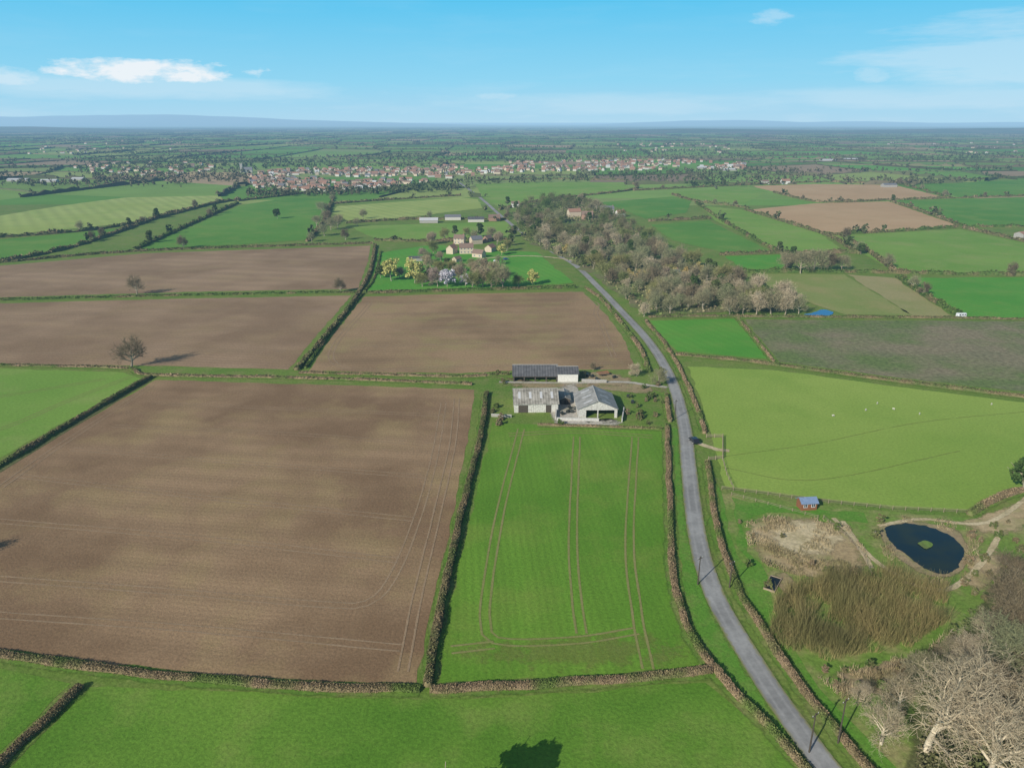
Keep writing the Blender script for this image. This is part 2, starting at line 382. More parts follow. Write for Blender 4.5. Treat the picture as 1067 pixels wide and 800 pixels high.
MF=[('lime',[(-40,228),(0,225),(60,215),(130,206),(228,204),(234,209),(130,233),(0,246),(-40,250)]),
('green_d',[(-60,252),(0,250),(128,238),(70,258),(0,272),(-60,276)]),
('green_d',[(144,260),(190,240),(250,214),(338,201),(346,207),(335,232),(320,250),(250,255)]),
('lime',[(352,215),(480,206),(498,208),(503,217),(430,226),(364,231),(346,222)]),
('pasture2',[(364,236),(430,234),(530,231),(534,248),(400,252),(390,249)]),
('crop2',[(383,303),(394,264),(450,255),(530,262),(560,263),(598,295),(480,302)]),
('pasture2',[(495,192),(560,190),(650,190),(655,197),(570,206),(520,216),(503,205)]),
('green_d',[(615,212),(700,205),(722,207),(715,222),(672,228),(640,215)]),
('pasture2',[(690,201),(780,195),(800,200),(775,212),(725,208)]),
('tan',[(783,194),(850,192),(932,193),(985,206),(920,208),(855,210),(810,201)]),
('green_d',[(955,193),(1090,186),(1090,203),(1000,206)]),
('tan',[(778,219),(850,212),(926,210),(1000,236),(940,240),(860,243)]),
('green_d',[(936,209),(1090,205),(1090,236),(1008,235)]),
('pasture2',[(728,214),(775,219),(855,244),(880,262),(812,262),(745,230)]),
('green_d',[(678,234),(738,230),(806,263),(762,265),(700,250)]),
('pasture2',[(864,246),(1000,239),(1090,258),(1090,287),(930,283),(900,265)]),
('crop2',[(755,267),(826,265),(815,281),(777,282)]),
('olive',[(772,285),(880,286),(950,329),(880,328),(850,318),(800,298)]),
('tan_m',[(882,286),(933,290),(992,330),(951,329)]),
('crop2',[(937,290),(1090,289),(1090,332),(1008,331)])]
WOOD=[(534,222),(560,209),(600,207),(636,220),(656,236),(690,258),(736,283),(787,300),(835,318),(815,325),(760,324),(720,327),(685,330),(655,316),(622,290),(590,270),(545,250)]
for k,p in MF: field('arable_field' if k in('tan','crop2') else 'meadow',p,M[k],.15,jit=1.5,step=10)
field('woodland_floor',WOOD,M['wood_floor'],.2,jit=4,step=8)
patch('dry_grass_patch',[(772,542),(800,536),(850,538),(885,546),(905,572),(912,600),(870,610),(830,602),(800,592),(780,575)],M['tan_soft'],.10)
patch('pale_grass_patch',[(790,547),(825,538),(862,545),(885,562),(860,582),(812,578)],M['pale_soft'],.12,.6)
patch('pond_bank',[(912,548),(938,541),(970,544),(998,551),(1012,572),(1006,596),(984,604),(960,599),(936,584),(918,567)],M['mud_soft'],.09,.88)
patch('woodland_edge',[(1010,640),(1035,600),(1067,570),(1100,600),(1110,880),(930,880),(935,800),(945,740),(975,690)],M['dark_soft'],.10,.8)
patch('dead_bracken',[(850,705),(900,692),(960,680),(970,705),(930,730),(880,730)],M['mud_soft'],.11,.5)
patch('bare_earth',[(800,598),(820,596),(838,620),(822,624)],M['mud_soft'],.12,.7)
patch('dry_bank',[(990,545),(1040,530),(1080,515),(1090,540),(1050,560),(1020,560)],M['tan_soft'],.11,.6)
patch('dry_bank',[(1008,575),(1040,570),(1055,590),(1020,620),(1000,610)],M['tan_soft'],.115,.5)
patch('yard_hardstanding',[(575,402),(602,400),(604,438),(650,440),(640,446),(576,442)],M['yard_soft'],.09,.75)
patch('yard_hardstanding',[(606,386),(640,388),(665,398),(640,404),(606,400)],M['mud_soft'],.09,.6)
patch('farmyard_mud',[(512,392),(560,399),(690,400),(694,412),(600,404),(530,404)],M['mud_soft'],.08,.6)
patch('thin_crop_patch',[(462,690),(470,668),(560,662),(700,656),(732,690),(600,704)],M['thin_soft'],.042,.3)
ROADL=[(895,838),(862,800),(830,757),(796,708),(765,658),(743,616),(729,570),(721,520),(717,480),(713,445),(704,408),(690,377),(671,350),(648,325),(624,300),(600,277),(575,262),(545,243),(523,226),(505,210),(492,200),(478,190)]
strips('wheel_tracks',[[(-60,598),(0,603),(200,618),(340,630),(385,627),(412,596),(438,530),(454,470),(462,420)],[(-60,636),(0,641),(200,655),(418,675)],[(-60,538),(0,543),(200,560),(415,584)],[(20,496),(210,518),(430,541)],[(75,468),(250,482),(445,497)],[(118,444),(300,452),(455,464)],[(160,420),(300,426),(465,433)],[(476,415),(471,465),(453,545),(433,630),(420,700)],[(158,402),(60,466),(0,508)]],.62,M['trk_soil'],.07,gauge=2.0)
strips('wheel_tracks',[[(543,447),(522,530),(508,610),(506,650),(520,668),(600,667),(664,657)],[(601,455),(597,560),(601,625),(606,660)],[(662,456),(656,560),(664,640),(675,697)],[(470,677),(515,672)],[(530,453),(600,450),(680,455)]],.75,M['trk_crop'],.07,gauge=2.1)
strips('wheel_tracks',[[(386,315),(348,378),(500,381),(650,378)],[(640,372),(622,330),(600,312),(400,316)],[(375,345),(500,341),(635,343)],[(365,362),(500,358),(645,360)],[(388,328),(500,325),(622,328)]],.85,M['trk_soil'],.07,gauge=2.2)
strips('wheel_tracks',[[(-40,330),(150,326),(345,322)],[(-40,350),(150,347),(325,342)],[(-40,370),(150,367),(305,365)],[(-40,290),(150,283),(375,275)]],.85,M['trk_soil'],.07,gauge=2.2)
strips('wheel_tracks',[[(-60,420),(0,413),(110,395)],[(-60,455),(0,447),(70,418),(138,392)]],.6,M['trk_crop'],.07,gauge=2.1)
strips('sheep_track',[[(752,476),(850,462),(960,440),(1080,428)],[(752,487),(850,500),(1000,470)]],.6,M['thin_soft'],.07)
strips('path',[[(878,543),(893,565),(915,587),(940,602)],[(915,548),(960,541),(1010,546),(1040,540),(1075,515)],[(868,540),(890,562),(908,592)],[(1040,560),(1020,590),(985,615),(940,606)]],1.8,M['pale_soft'],.13)
strips('path',[[(702,404),(680,402),(650,398),(600,399),(520,398)]],3.0,M['yard_soft'],.10)
strips('path',[[(600,272),(570,268),(540,267),(500,270)]],4,M['pale_soft'],.22)
strips('path',[[(728,462),(745,468),(760,470)]],3,M['pale_soft'],.14)
strips('damp_ditch',[[(157,396),(100,430),(0,491),(-80,540)]],2,M['dark_soft'],.08)
strips('damp_ditch',[[(80,720),(40,760),(0,801),(-40,840)]],3,M['dark_soft'],.08)
strips('worn_verge',[ROADL[:16]],7.0,M['margin_soft'],.145)
strips('road',[ROADL],4.7,M['asphalt'],.175,prof=(-1,-.5,0,.5,1),pos=(-1,-.5,0,.5,1))
def pond(name,pts,mat,z,k_=.05):
    W=[P(*p) for p in pts]; A,_=catmull([(w.x,w.y) for w in W+[W[0]]],.7); A=A[:-1]
    out=[]; c=A.mean(axis=0)
    for p in A:
        k=1+k_*noise.noise(Vector((p[0]*.3,p[1]*.3,2)))+k_*.8*noise.noise(Vector((p[0],p[1],2))); q=c+(p-c)*k; out.append((q[0],q[1],0))
    me=bpy.data.meshes.new(name); me.from_pydata(out,[],[list(range(len(A)))])
    if me.polygons[0].normal.z<0: me.flip_normals()
    me.materials.append(mat); return tag(mobj(name,me,loc=(0,0,z)),kind='structure')
pond('pond',[(921,551),(936,546),(962,548),(988,557),(1003,572),(999,590),(985,598),(964,592),(943,577),(926,563)],M['water'],.15,.07)
pond('pond_islet',[(956,567),(964,564),(972,568),(965,573)],M['wood_floor'],.3,.15)
pond('pond',[(838,328),(848,326),(857,323),(868,326),(862,330),(850,331)],M['water_blue'],.3,.1)
# ------------------------------------------------------------ hedges
MARG=[]
def hedge(pts,w,h,mat,label,group=None,cat='hedge',name='hedge',dens=1.0,zv=.25,ks=1.0):
    w*=.62*ks; h*=.62*ks
    W=[(P(*p).x,P(*p).y) for p in pts]
    A,L=catmull(W,1.6); T,Nn=frame(A); n=len(A)
    dist=math.hypot(*A.mean(axis=0)); s=min(1.4,max(.18,dist/750))
    if dist<520: MARG.append(W)
    o0=np.array([A[0][0],A[0][1],0])
    hh=np.array([1+zv*noise.noise(Vector((a[0]*.09,a[1]*.09,3)))*1.6+zv*.6*noise.noise(Vector((a[0]*.6,a[1]*.6,0))) for a in A])
    ww=np.array([1+.25*noise.noise(Vector((a[0]*.2,a[1]*.2,9))) for a in A])
    A=A+Nn*np.array([.4*noise.noise(Vector((a[0]*.12,a[1]*.12,5))) for a in A])[:,None]
    sec=[(-.5,0),(-.52,.5),(-.3,.92),(.3,.92),(.52,.5),(.5,0)]
    V=[]
    for sx,sz in sec:
        r=A+Nn*(sx*w*ww*.82)[:,None]
        V.append(np.column_stack([r,sz*h*hh*.85]))
    V=np.concatenate(V); i=np.arange(n-1)
    Q=np.concatenate([np.stack([i+j*n,i+1+j*n,i+1+(j+1)*n,i+(j+1)*n],axis=1) for j in range(5)]+[np.array([[0,n,2*n,3*n],[0,3*n,4*n,5*n],[n-1,4*n-1,3*n-1,2*n-1],[n-1,6*n-1,5*n-1,4*n-1]])])
    N=int(L*(w+2*h)/(s*s)*1.3*dens)
    t=rng.uniform(0,n-1.001,N); i0=t.astype(int); f=(t-i0)[:,None]
    c=A[i0]*(1-f)+A[i0+1]*f; nn=Nn[i0]
    ang=rng.uniform(-.1,PI+.1,N); rr=rng.uniform(.85,1.15,N)
    cx=np.cos(ang)*w*.5*ww[i0]*rr; cz=np.maximum(.05,np.sqrt(np.clip(np.sin(ang),0,1))*h*hh[i0]*rr)
    C=np.column_stack([c+nn*cx[:,None],cz])
    VV,QQ=merge([(V,Q),cards(C,rng.uniform(.6,1.3,N)*s,asp=1.2)])
    me=np_mesh(name,VV-o0,QQ,mat); ob=mobj(name,me,loc=o0); return tag(ob,label,cat,group)
HB,HD,HGn=M['hedge_brown'],M['hedge_dark'],M['hedge_green']
hedge([(-80,674),(0,683),(100,697),(200,708),(330,717),(438,719)],2.6,1.7,HB,'long brown clipped hedge along the bottom edge of the big ploughed field')
hedge([(507,410),(501,455),(486,515),(470,585),(455,655),(446,716)],2.8,2.2,HD,'dark hedge running down between the big ploughed field and the striped green crop')
hedge([(448,719),(520,717),(600,712),(680,706),(742,700)],2.6,1.9,HB,'brown hedge under the bottom edge of the striped green crop field')
hedge([(695,443),(697,500),(699,560),(703,610),(722,665),(752,708),(790,747),(825,785),(850,815)],2.4,1.8,HB,'brown hedge on the left side of the road beside the striped crop field')
hedge([(925,826),(884,778),(836,718),(796,660),(766,608),(748,555),(741,510),(737,482)],2.4,1.8,HB,'brown hedge on the right side of the road beside the marsh')
hedge([(735,452),(724,420),(709,387),(692,358),(672,334)],2.2,1.7,HB,'brown hedge on the right side of the road beside the pasture')
hedge([(698,440),(694,412)],2.2,2.0,HB,'short brown hedge between the farmyard and the road')
hedge([(676,388),(668,366),(648,338),(628,314),(610,300)],2.6,2.1,HB,'brown hedge between the road and the ochre ploughed field above the farmyard')
hedge([(158,393),(100,426),(0,486),(-90,538)],2.8,2.2,HD,'dark hedge slanting down to the left edge beside the light green field')
hedge([(-60,381),(0,381),(128,384),(158,391),(300,394),(400,397),(492,401)],2.2,1.6,HB,'thin brown hedge across the top of the big ploughed field')
hedge([(391,256),(386,282),(370,312),(342,348),(309,386)],3.4,2.8,HD,'dark hedge separating the left ploughed fields from the ochre ploughed field')
hedge([(397,262),(390,290),(378,306),(350,340),(318,384)],2.0,1.5,HGn,'low green hedge just inside the left edge of the ochre ploughed field')
hedge([(-60,314),(0,313),(200,308),(370,305)],2.6,1.9,HGn,'thin green hedge between the two left ploughed fields')
hedge([(379,306),(490,303),(600,300)],3.2,2.6,HGn,'dark green hedge between the farmhouse lawn and the ochre ploughed field')
hedge([(312,389),(400,391),(480,393),(530,390)],2.2,1.6,HB,'brown hedge along the bottom of the ochre ploughed field')
hedge([(84,716),(42,756),(0,797),(-40,836)],3.0,1.8,HD,'short dark hedge in the bottom left corner between two grass fields')
hedge([(-60,277),(0,274),(150,262),(388,254)],3.2,2.8,HD,'dark hedge along the top of the upper left ploughed field')
hedge([(704,370),(760,375),(810,381),(935,398),(1090,417)],2.4,2.0,HD,'long dark hedge between the pale pasture and the weedy fallow field')
hedge([(768,331),(786,352),(806,377)],1.8,1.5,HB,'short hedge between the small bright green field and the fallow field')
hedge([(676,331),(740,330),(860,331),(1000,332),(1090,334)],2.4,1.9,HD,'dark hedge along the top of the weedy fallow field')
hedge([(560,443),(690,447)],1.6,1.3,HB,'low scrubby hedge between the farmyard and the striped crop field')
hedge([(1010,537),(1040,520),(1090,506)],3.0,2.4,HB,'brown hedge at the right edge above the pond')
for W in MARG: strips('field_margin',[W],5.0,M['margin_soft'],.05+.003*len(ZC),world=True,prof=(0,.85,.85,0)); ZC.append(0)
mh=[([(-60,250),(0,248),(130,235),(236,209)],'hedge under the striped lime field on the left'),
([(-60,277),(0,273),(75,258),(135,238),(188,220),(250,208)],'tall dark hedge slanting up from the left edge towards the village'),
([(140,261),(188,239),(248,212)],'dark hedge on the left side of the large green field'),
([(248,210),(340,199)],'hedge along the top of the large green field'),
([(348,205),(338,230),(320,252)],'hedge down the right side of the large green field'),
([(345,213),(400,209),(480,204)],'hedge above the lime field beside the village road'),
([(360,233),(430,229),(530,229)],'hedge between the lime field and the row of grey farm sheds'),
([(390,251),(440,252),(530,250)],'hedge above the farmhouse lawn'),
([(495,189),(560,187),(655,188)],'hedge at the foot of the village beside the green meadow'),
([(655,190),(660,198),(575,208),(520,219)],'hedge under the meadow near the village'),
([(660,199),(780,193),(860,190),(935,191),(1090,184)],'long hedge above the upper tan field'),
([(700,203),(725,210),(780,217)],'hedge leading right from the wood to the lower tan field'),
([(806,201),(855,211),(925,209),(990,207),(1090,204)],'hedge between the two tan fields'),
([(935,192),(960,198),(990,207)],'hedge on the right end of the upper tan field'),
([(776,219),(815,231),(860,245),(895,265)],'hedge on the left end of the lower tan field'),
([(928,210),(965,222),(1004,237)],'hedge on the right end of the lower tan field'),
([(860,245),(940,241),(1002,237),(1090,237)],'hedge under the lower tan field'),
([(725,212),(760,235),(812,264)],'hedge slanting between two green meadows right of the wood'),
([(676,231),(740,228)],'short hedge above the meadow right of the wood'),
([(750,266),(830,264),(895,264)],'hedge under the sloping green meadow'),
([(768,284),(870,284),(935,285),(1090,288)],'long hedge across the right side above the olive field'),
([(830,264),(818,283)],'short hedge beside the small bright field behind the bare oaks'),
([(935,289),(965,310),(1002,331)],'hedge between the olive field and the bright green field'),
([(1004,238),(1050,248),(1090,258)],'hedge slanting to the right edge above the pale green meadow'),
([(875,245),(905,263),(932,284)],'hedge on the left end of the pale green meadow')]
for pts,lab in mh: hedge(pts,4.6,4.0,HD if random.random()<.6 else HGn,lab,dens=.8,zv=.6)
# ------------------------------------------------------------ trees
def grow_tree(seed,h,maxlev,nch,spread=1.0,twig=.02,rt=.028):
    R=random.Random(seed); segs=[]
    def grow(p,d,L,r,lev):
        ns=4 if lev<2 else (2 if lev<4 else 1)
        pts=[p]; q=p.copy(); dd=d.copy(); rs=[r]
        for k in range(ns):
            dd=(dd+Vector((R.gauss(0,.13),R.gauss(0,.13),R.gauss(.05,.08)))).normalized()
            q=q+dd*L/ns; pts.append(q.copy()); rs.append(max(twig*.7,r*(1-.55*(k+1)/ns)))
        for k in range(ns): segs.append((lev,pts[k],pts[k+1],rs[k],rs[k+1]))
        if lev>=maxlev: return
        nc=nch[lev]
        for c in range(nc):
            t=(.3 if lev else .36)+(1-(.3 if lev else .36))*(c+R.random()*.8)/nc
            t=min(t,1.0); x=t*ns; k=min(ns-1,int(x)); pp=pts[k].lerp(pts[k+1],x-k)
            az=c*2.4+R.random()*1.2; an=math.radians(R.uniform(30,64))*spread
            if lev==0: an=math.radians(72-48*(t-.36)/.64+R.uniform(-8,8))*spread
            ref=Vector((0,0,1)) if abs(dd.z)<.9 else Vector((1,0,0))
            u=dd.cross(ref).normalized(); v=dd.cross(u)
            nd_=(dd*math.cos(an)+(u*math.cos(az)+v*math.sin(az))*math.sin(an)+Vector((0,0,.12))).normalized()
            grow(pp,nd_,L*R.uniform(.48,.74)*(1.15 if lev==0 else 1),max(twig,rs[k]*.58),lev+1)
    grow(Vector((0,0,0)),Vector((0,0,1)),h*.55,h*rt,0)
    top=max(s[2].z for s in segs); k=h/top
    def arr(f):
        S=[s for s in segs if f(s[0])]
        return (np.array([tuple(s[1]*k) for s in S]),np.array([tuple(s[2]*k) for s in S]),np.array([s[3] for s in S]),np.array([s[4] for s in S]))
    return arr(lambda l:l<=1),arr(lambda l:l>1)
PROTO={}
def bare(key,seed,h,maxlev,nch,tw,mat='twigs',spread=1.0,bark='bark',rt=.028):
    a,b=grow_tree(seed,h,maxlev,nch,spread,tw,rt)
    t=np_mesh('trunk',*tubes(*a,k=6),M[bark],True); c=np_mesh('crown',*tubes(*b,k=3),M[mat])
    PROTO[key]=(t,c,h)
def leafy(key,seed,h,wr,n,s,mat,base=.22):
    r2=np.random.default_rng(seed); R=random.Random(seed)
    C=[]
    nb=26
    for b in range(nb):
        z=R.uniform(base+.1,.92); rad=wr*math.sin(PI*min(1,(z-base+.12)/(1.05-base+.12)))**.6
        an=R.random()*2*PI; q=R.random()**.5*rad*.85
        c=np.array([math.cos(an)*q,math.sin(an)*q,z*h]); br=h*R.uniform(.08,.17)
        v=unit(r2.normal(size=(n//nb,3)))*(r2.uniform(.5,1.1,n//nb)[:,None])*br
        v[:,2]*=.8; C.append(c+v)
    C=np.concatenate(C); V,Q=cards(C,r2.uniform(.6,1.3,len(C))*s)
    seg=grow_tree(seed,h*.85,1,[7,0],1.0,.05)[0]
    PROTO[key]=(np_mesh('trunk',*tubes(*seg,k=6),M['bark'],True),np_mesh('crown',V,Q,M[mat]),h)
for i in range(3): bare('near%d'%i,20+i,18,5,[10,6,5,4,2],.022,'twigs_pale',1.0,'bark_pale',.032)
bare('nearb',31,14,5,[10,6,5,4,2],.026,'twigs')
bare('neard',33,10,4,[10,7,6,4],.03,'twigs_dark')
for i in range(4): bare('mid%d'%i,50+i,13,4,[9,7,6,5],.045,'twigs')
for i in range(2): bare('midd%d'%i,60+i,12,4,[10,7,6,4],.055,'twigs_dark')
for i in range(2): bare('midp%d'%i,70+i,12,4,[9,7,6,5],.045,'twigs_pale')
bare('pink0',80,11,4,[9,7,6,5],.055,'twigs_pink'); bare('pink1',81,10,4,[10,7,6,5],.055,'twigs_pink')
bare('grn0',82,11,4,[9,7,6,5],.055,'twigs_green'); bare('lone',84,13,4,[10,6,5,3],.045,'twigs_dark',rt=.03)
leafy('ev',3,11,4.0,3200,.7,'leaf_dark'); leafy('ev2',5,12,3.2,3200,.7,'leaf_dark')
leafy('yel',6,10,4.4,2200,.55,'leaf_yellow'); leafy('ora',8,8,3.4,1500,.55,'leaf_orange'); leafy('blo',9,7,3.8,1400,.5,'blossom')
leafy('shrub',10,3,1.6,900,.3,'hedge_green',base=.0); leafy('shrubb',11,3,1.7,900,.28,'hedge_brown',base=.0)
def tree(key,loc,h,label,group=None,cat='tree',name=None):
    t,c,h0=PROTO[key]; s=h/h0
    if name is None: name={'ev':'evergreen_tree','yel':'leafy_tree','ora':'leafy_tree','blo':'leafy_tree'}.get(key[:3].rstrip('2'),'bare_tree')
    e=empty(name,loc,random.random()*6.28,s); mobj('trunk',t,e); mobj('crown',c,e)
    return tag(e,label,cat,group)
def tp(key,px,py,h,label,group=None,cat='tree',name=None): return tree(key,P(px,py),h,label,group,cat,name)
tp('lone',143,307,14,'lone bare tree in the upper left ploughed field')
tp('lone',137,383,16,'lone bare tree at the corner of the light green field with a long shadow')
tp('midd1',355,305,10,'small bare tree at the right end of the hedge between the left ploughed fields')
for i,(x,y,h,k) in enumerate([(965,782,20,'near0'),(1010,748,17,'near1'),(1030,812,18,'near2'),(1050,708,14,'nearb'),(1076,770,17,'near1')]):
    tp(k,x,y,h,['large pale bare tree at the bottom right, leftmost of the big trees of the wood','pale bare tree second from the left in the bottom right wood','bare tree at the very bottom right of the frame','brown bare tree in the middle of the bottom right wood','bare tree at the right edge of the bottom right wood'][i])
for (x,y,h,k) in [(1078,705,13,'neard'),(1005,700,10,'near2'),(1044,672,10,'neard'),(1068,655,12,'neard'),(1048,640,9,'neard'),(1070,625,10,'neard'),(1056,612,8,'neard'),(936,738,9,'near1'),(1095,730,15,'neard'),(1022,665,8,'near1'),(985,690,7,'nearb'),(918,775,10,'near2'),(960,715,9,'nearb'),(1060,685,12,'neard'),(1040,740,12,'neard'),(900,735,6,'near0')]:
    tp(k,x,y,h,'smaller bare tree in the wood right of the marsh','small trees of the bottom right wood')
tp('ev',1066,512,10,'dark evergreen tree at the right edge of the pasture')
tp('ev2',1064,640,9,'dark evergreen tree below the pond at the right edge')
tree('ev',Vector((-10,78.0,0)),13,'dense evergreen tree whose shadow falls on the bottom grass field')
tree('midd0',Vector((-136,150,0)),9,'bare tree beside the left edge casting a shadow on the ploughed field')
yl=[(408,293,15,'yel','round yellow willow left of the farmhouse lawn'),(432,295,16,'yel','yellow willow beside the pale blossoming tree'),(446,293,10,'ora','orange brown leafy tree right of the yellow willows'),(555,297,10,'yel','yellow green tree on the lawn beside the road'),(466,299,13,'blo','pale blossoming tree at the bottom of the farmhouse lawn'),(485,298,9,'blo','small pale blossoming tree right of the larger one'),(523,266,9,'yel','yellow willow at the right end of the farmhouse buildings')]
for x,y,h,k,l in yl: tp(k,x,y,h,l)
tp('mid3',525,302,18,'large bare tree at the bottom of the lawn right of the blossoming trees')
tp('ev',397,290,9,'dark round bush at the left corner of the farmhouse lawn')
for x,y,h in [(503,299,15),(512,301,14),(540,299,9),(456,299,13),(492,301,13),(500,290,12),(478,292,12),(449,281,11),(460,287,12),(470,284,10),(482,283,9),(494,284,11),(508,285,12),(518,288,12),(445,273,11),(416,290,9),(440,299,10)]: tp(random.choice(['pink0','pink1','mid0','grn0','pink0','pink1']),x,y,h,'bare purplish brown tree in the clump in front of the farmhouse','garden trees in front of the farmhouse')
for x,y,h in [(452,264,12),(459,272,8),(528,262,11),(518,255,12),(448,255,12),(463,250,12),(474,246,10),(532,256,10),(500,247,13),(520,276,8),(442,268,8),(486,246,9),(512,249,12),(506,277,6),(490,277,6),(466,277,6)]:
    tp(random.choice(['ev','ev2','pink1','grn0','mid2']),x,y,h,'dense tree close around the farmhouse buildings','trees close around the farmhouse')
for x,y,h in [(820,283,15),(834,285,17),(848,284,18),(862,283,16),(877,282,12)]: tp(random.choice(['midd0','lone','mid0','mid1']),x,y,h,'wide bare oak in the clump between the meadows on the right','bare oaks right of the wood')
tp('ev',897,265,9,'round green tree right of the clump of bare oaks')
for x,y,h in [(774,327,14),(788,328,15),(803,327,16),(818,328,14),(832,327,12),(760,329,13)]: tp(random.choice(['mid0','mid2','midp0']),x,y,h,'bare tree in the row left of the blue pond','bare trees beside the blue pond')
for x,y,h in [(336,222,14),(345,240,13),(352,238,15),(338,246,12),(330,236,12),(360,250,11),(372,236,10),(325,252,10),(341,232,14),(378,228,12)]: tp(random.choice(['midd0','mid1','mid3']),x,y,h,'bare tree in the clump right of the large green field','bare trees beside the large green field')
tp('ev',289,228,11,'single dark round tree in the large green field')
tp('midd1',192,259,12,'bare bushy tree at the lower edge of the large green field')
tp('mid2',686,402,8,'pale bare tree between the farmyard and the road')
tp('midp1',663,392,7,'pale scrubby tree at the right end of the top barn')
tp('midd0',618,386,4,'small dark scrubby tree right of the dark roofed barn')
tp('midp0',671,330,9,'bare tree beside the bend in the road above the ochre field')
cnt=0; xs=[]
R=random.Random(5); FT=[]; WT=[]
while cnt<300:
    x=R.uniform(534,836); y=R.uniform(206,330)
    if not in_poly(x,y,WOOD): continue
    q=P(x,y)
    if R.random()>min(1,(q.y/900)**2+.3): continue
    if noise.noise(Vector((q.x*.02,q.y*.013,8)))<-.3: continue
    if abs(x-598)<9 and 218<y<236: continue
    if any((q.x-a)**2+(q.y-b)**2<46 for a,b in xs): continue
    xs.append((q.x,q.y)); cnt+=1
    if y<252 and R.random()<.72: WT.append((q.x,q.y)); continue
    k=R.choice(['mid0','mid1','mid2','mid3','mid0','mid3','grn0','grn0','midp0','midp1','midd0','pink1','grn0'])
    if R.random()<.12 or (x<615 and y<224 and R.random()<.5): k='ev2'
    if k=='ev2': tree(k,q,R.uniform(8,13),'dark evergreen tree among the bare trees of the roadside wood','evergreens in the roadside wood')
    elif R.random()<.04: tree('ora',q,R.uniform(6,9),'orange brown leafy tree among the bare trees of the roadside wood','orange trees in the roadside wood')
    else: tree(k,q,R.uniform(8,16),'bare tree in the long wood beside the road','bare trees of the roadside wood')
hc=0
for pts,lab in mh:
    W=[(P(*p).x,P(*p).y) for p in pts]; A,L=catmull(W,1.0)
    for _ in range(int(L/34)):
        if R.random()<.65:
            a=A[R.randrange(len(A))]; px,py=proj(a[0],a[1])
            if not -20<px<1090: continue
            if R.random()<.42 and hc<65:
                hc+=1; tree(R.choice(['midd0','midd1','mid3','ev2']),Vector((a[0],a[1],0)),R.uniform(7,12),'hedgerow tree standing in a hedge between the distant meadows','hedgerow trees among the distant meadows')
            elif py<265: FT.append((a[0],a[1]))
for i in range(70):
    x=R.uniform(482,570); y=R.uniform(196,252)
    rx=(492+(y-196)*1.05)
    if abs(x-rx)<5 or (x>rx+26) or (x<rx-14) or in_poly(x,y,MF[6][1]): continue
    if i<36: tp(R.choice(['midd0','ev2','ev2','mid1']),x,y,R.uniform(7,12),'tree lining the far end of the road towards the village','trees where the road nears the village')
    else: q=P(x,y); FT.append((q.x,q.y))
for i in range(75):
    x=R.uniform(512,694); y=R.uniform(384,444)
    if 532<x<652 and 372<y<443 and not (604<x<612 and y<398): continue
    tp(R.choice(['shrub','shrubb']),x,y,R.uniform(1.2,3),'scrubby bush at the edge of the farmyard','bushes around the farmyard','bush','bush')
for x,y in [(880,700),(905,695),(920,720),(900,735),(940,700),(1015,620),(1005,610),(1022,565),(1040,560),(1058,565),(1050,545),(1062,575),(1025,625),(915,604),(770,545),(780,590),(800,612),(912,560),(1008,588),(870,715),(930,760),(975,680),(1025,585),(1035,550),(1012,640),(1030,600),(1045,590),(893,715),(912,703),(860,700),(940,745),(785,560),(872,552),(890,600),(845,590),(815,560),(918,545),(1012,560),(862,598),(905,610),(930,606),(990,662),(1005,655),(1015,600),(1040,610)]:
    tp(R.choice(['shrub','shrubb','shrubb']),x,y,R.uniform(1.0,2.7),'low bush on the marsh around the pond','bushes on the marsh','bush','bush')
# stuff vegetation
def scatter_poly(poly,n):
    W=[(P(*p).x,P(*p).y) for p in poly]; xs_=[w[0] for w in W]; ys_=[w[1] for w in W]; out=[]
    while len(out)<n:
        x=R.uniform(min(xs_),max(xs_)); y=R.uniform(min(ys_),max(ys_))
        if in_poly(x,y,W): out.append((x,y))
    return np.array(out)
A=scatter_poly(WOOD,13000); dn=np.array([noise.noise(Vector((a[0]*.02,a[1]*.013,8))) for a in A]); A=A[dn>-.25]
z=rng.uniform(0,1,len(A))**1.5*2.6
C=np.column_stack([A,z+.2]); V,Q=cards(C,rng.uniform(.7,1.6,len(A)))
tag(mobj('woodland_scrub',np_mesh('woodland_scrub',V,Q,M['scrub'])),'brown and green scrub covering the ground under the roadside wood','scrub',kind='stuff')
_,seg=grow_tree(55,12,3,[9,7,6],1.0,.09)
parts=[]
for (x,y) in WT:
    s=R.uniform(.65,1.25); an=R.random()*6.28; ca,sa=math.cos(an),math.sin(an)
    def tr(p): return np.column_stack([(p[:,0]*ca-p[:,1]*sa)*s+x,(p[:,0]*sa+p[:,1]*ca)*s+y,p[:,2]*s])
    parts.append(tubes(tr(seg[0]),tr(seg[1]),seg[2],seg[3],3))
V,Q=merge(parts)
tag(mobj('far_wood',np_mesh('far_wood',V,Q,M['scrub'])),'twiggy brown crowns massed at the far end of the roadside wood','wood',kind='stuff')
def stems(poly,n,mat,h0,h1,r,lean,name,label,cat,thr=-.25,fs=.15):
    A=scatter_poly(poly,n); dn=np.array([noise.noise(Vector((a[0]*fs,a[1]*fs,0)))+.5*noise.noise(Vector((a[0]*fs*3,a[1]*fs*3,5))) for a in A]); k=dn>thr; A=A[k]; dn=dn[k]; n=len(A)
    hh=rng.uniform(h0,h1,n)*(1+dn*.8); ln=rng.normal(size=(n,2))*lean
    p0=np.column_stack([A,np.zeros(n)]); p1=np.column_stack([A+ln*hh[:,None],hh])
    V,Q=tubes(p0,p1,np.full(n,r),np.full(n,r*.35),3)
    return tag(mobj(name,np_mesh(name,V,Q,M[mat])),label,cat,kind='stuff')
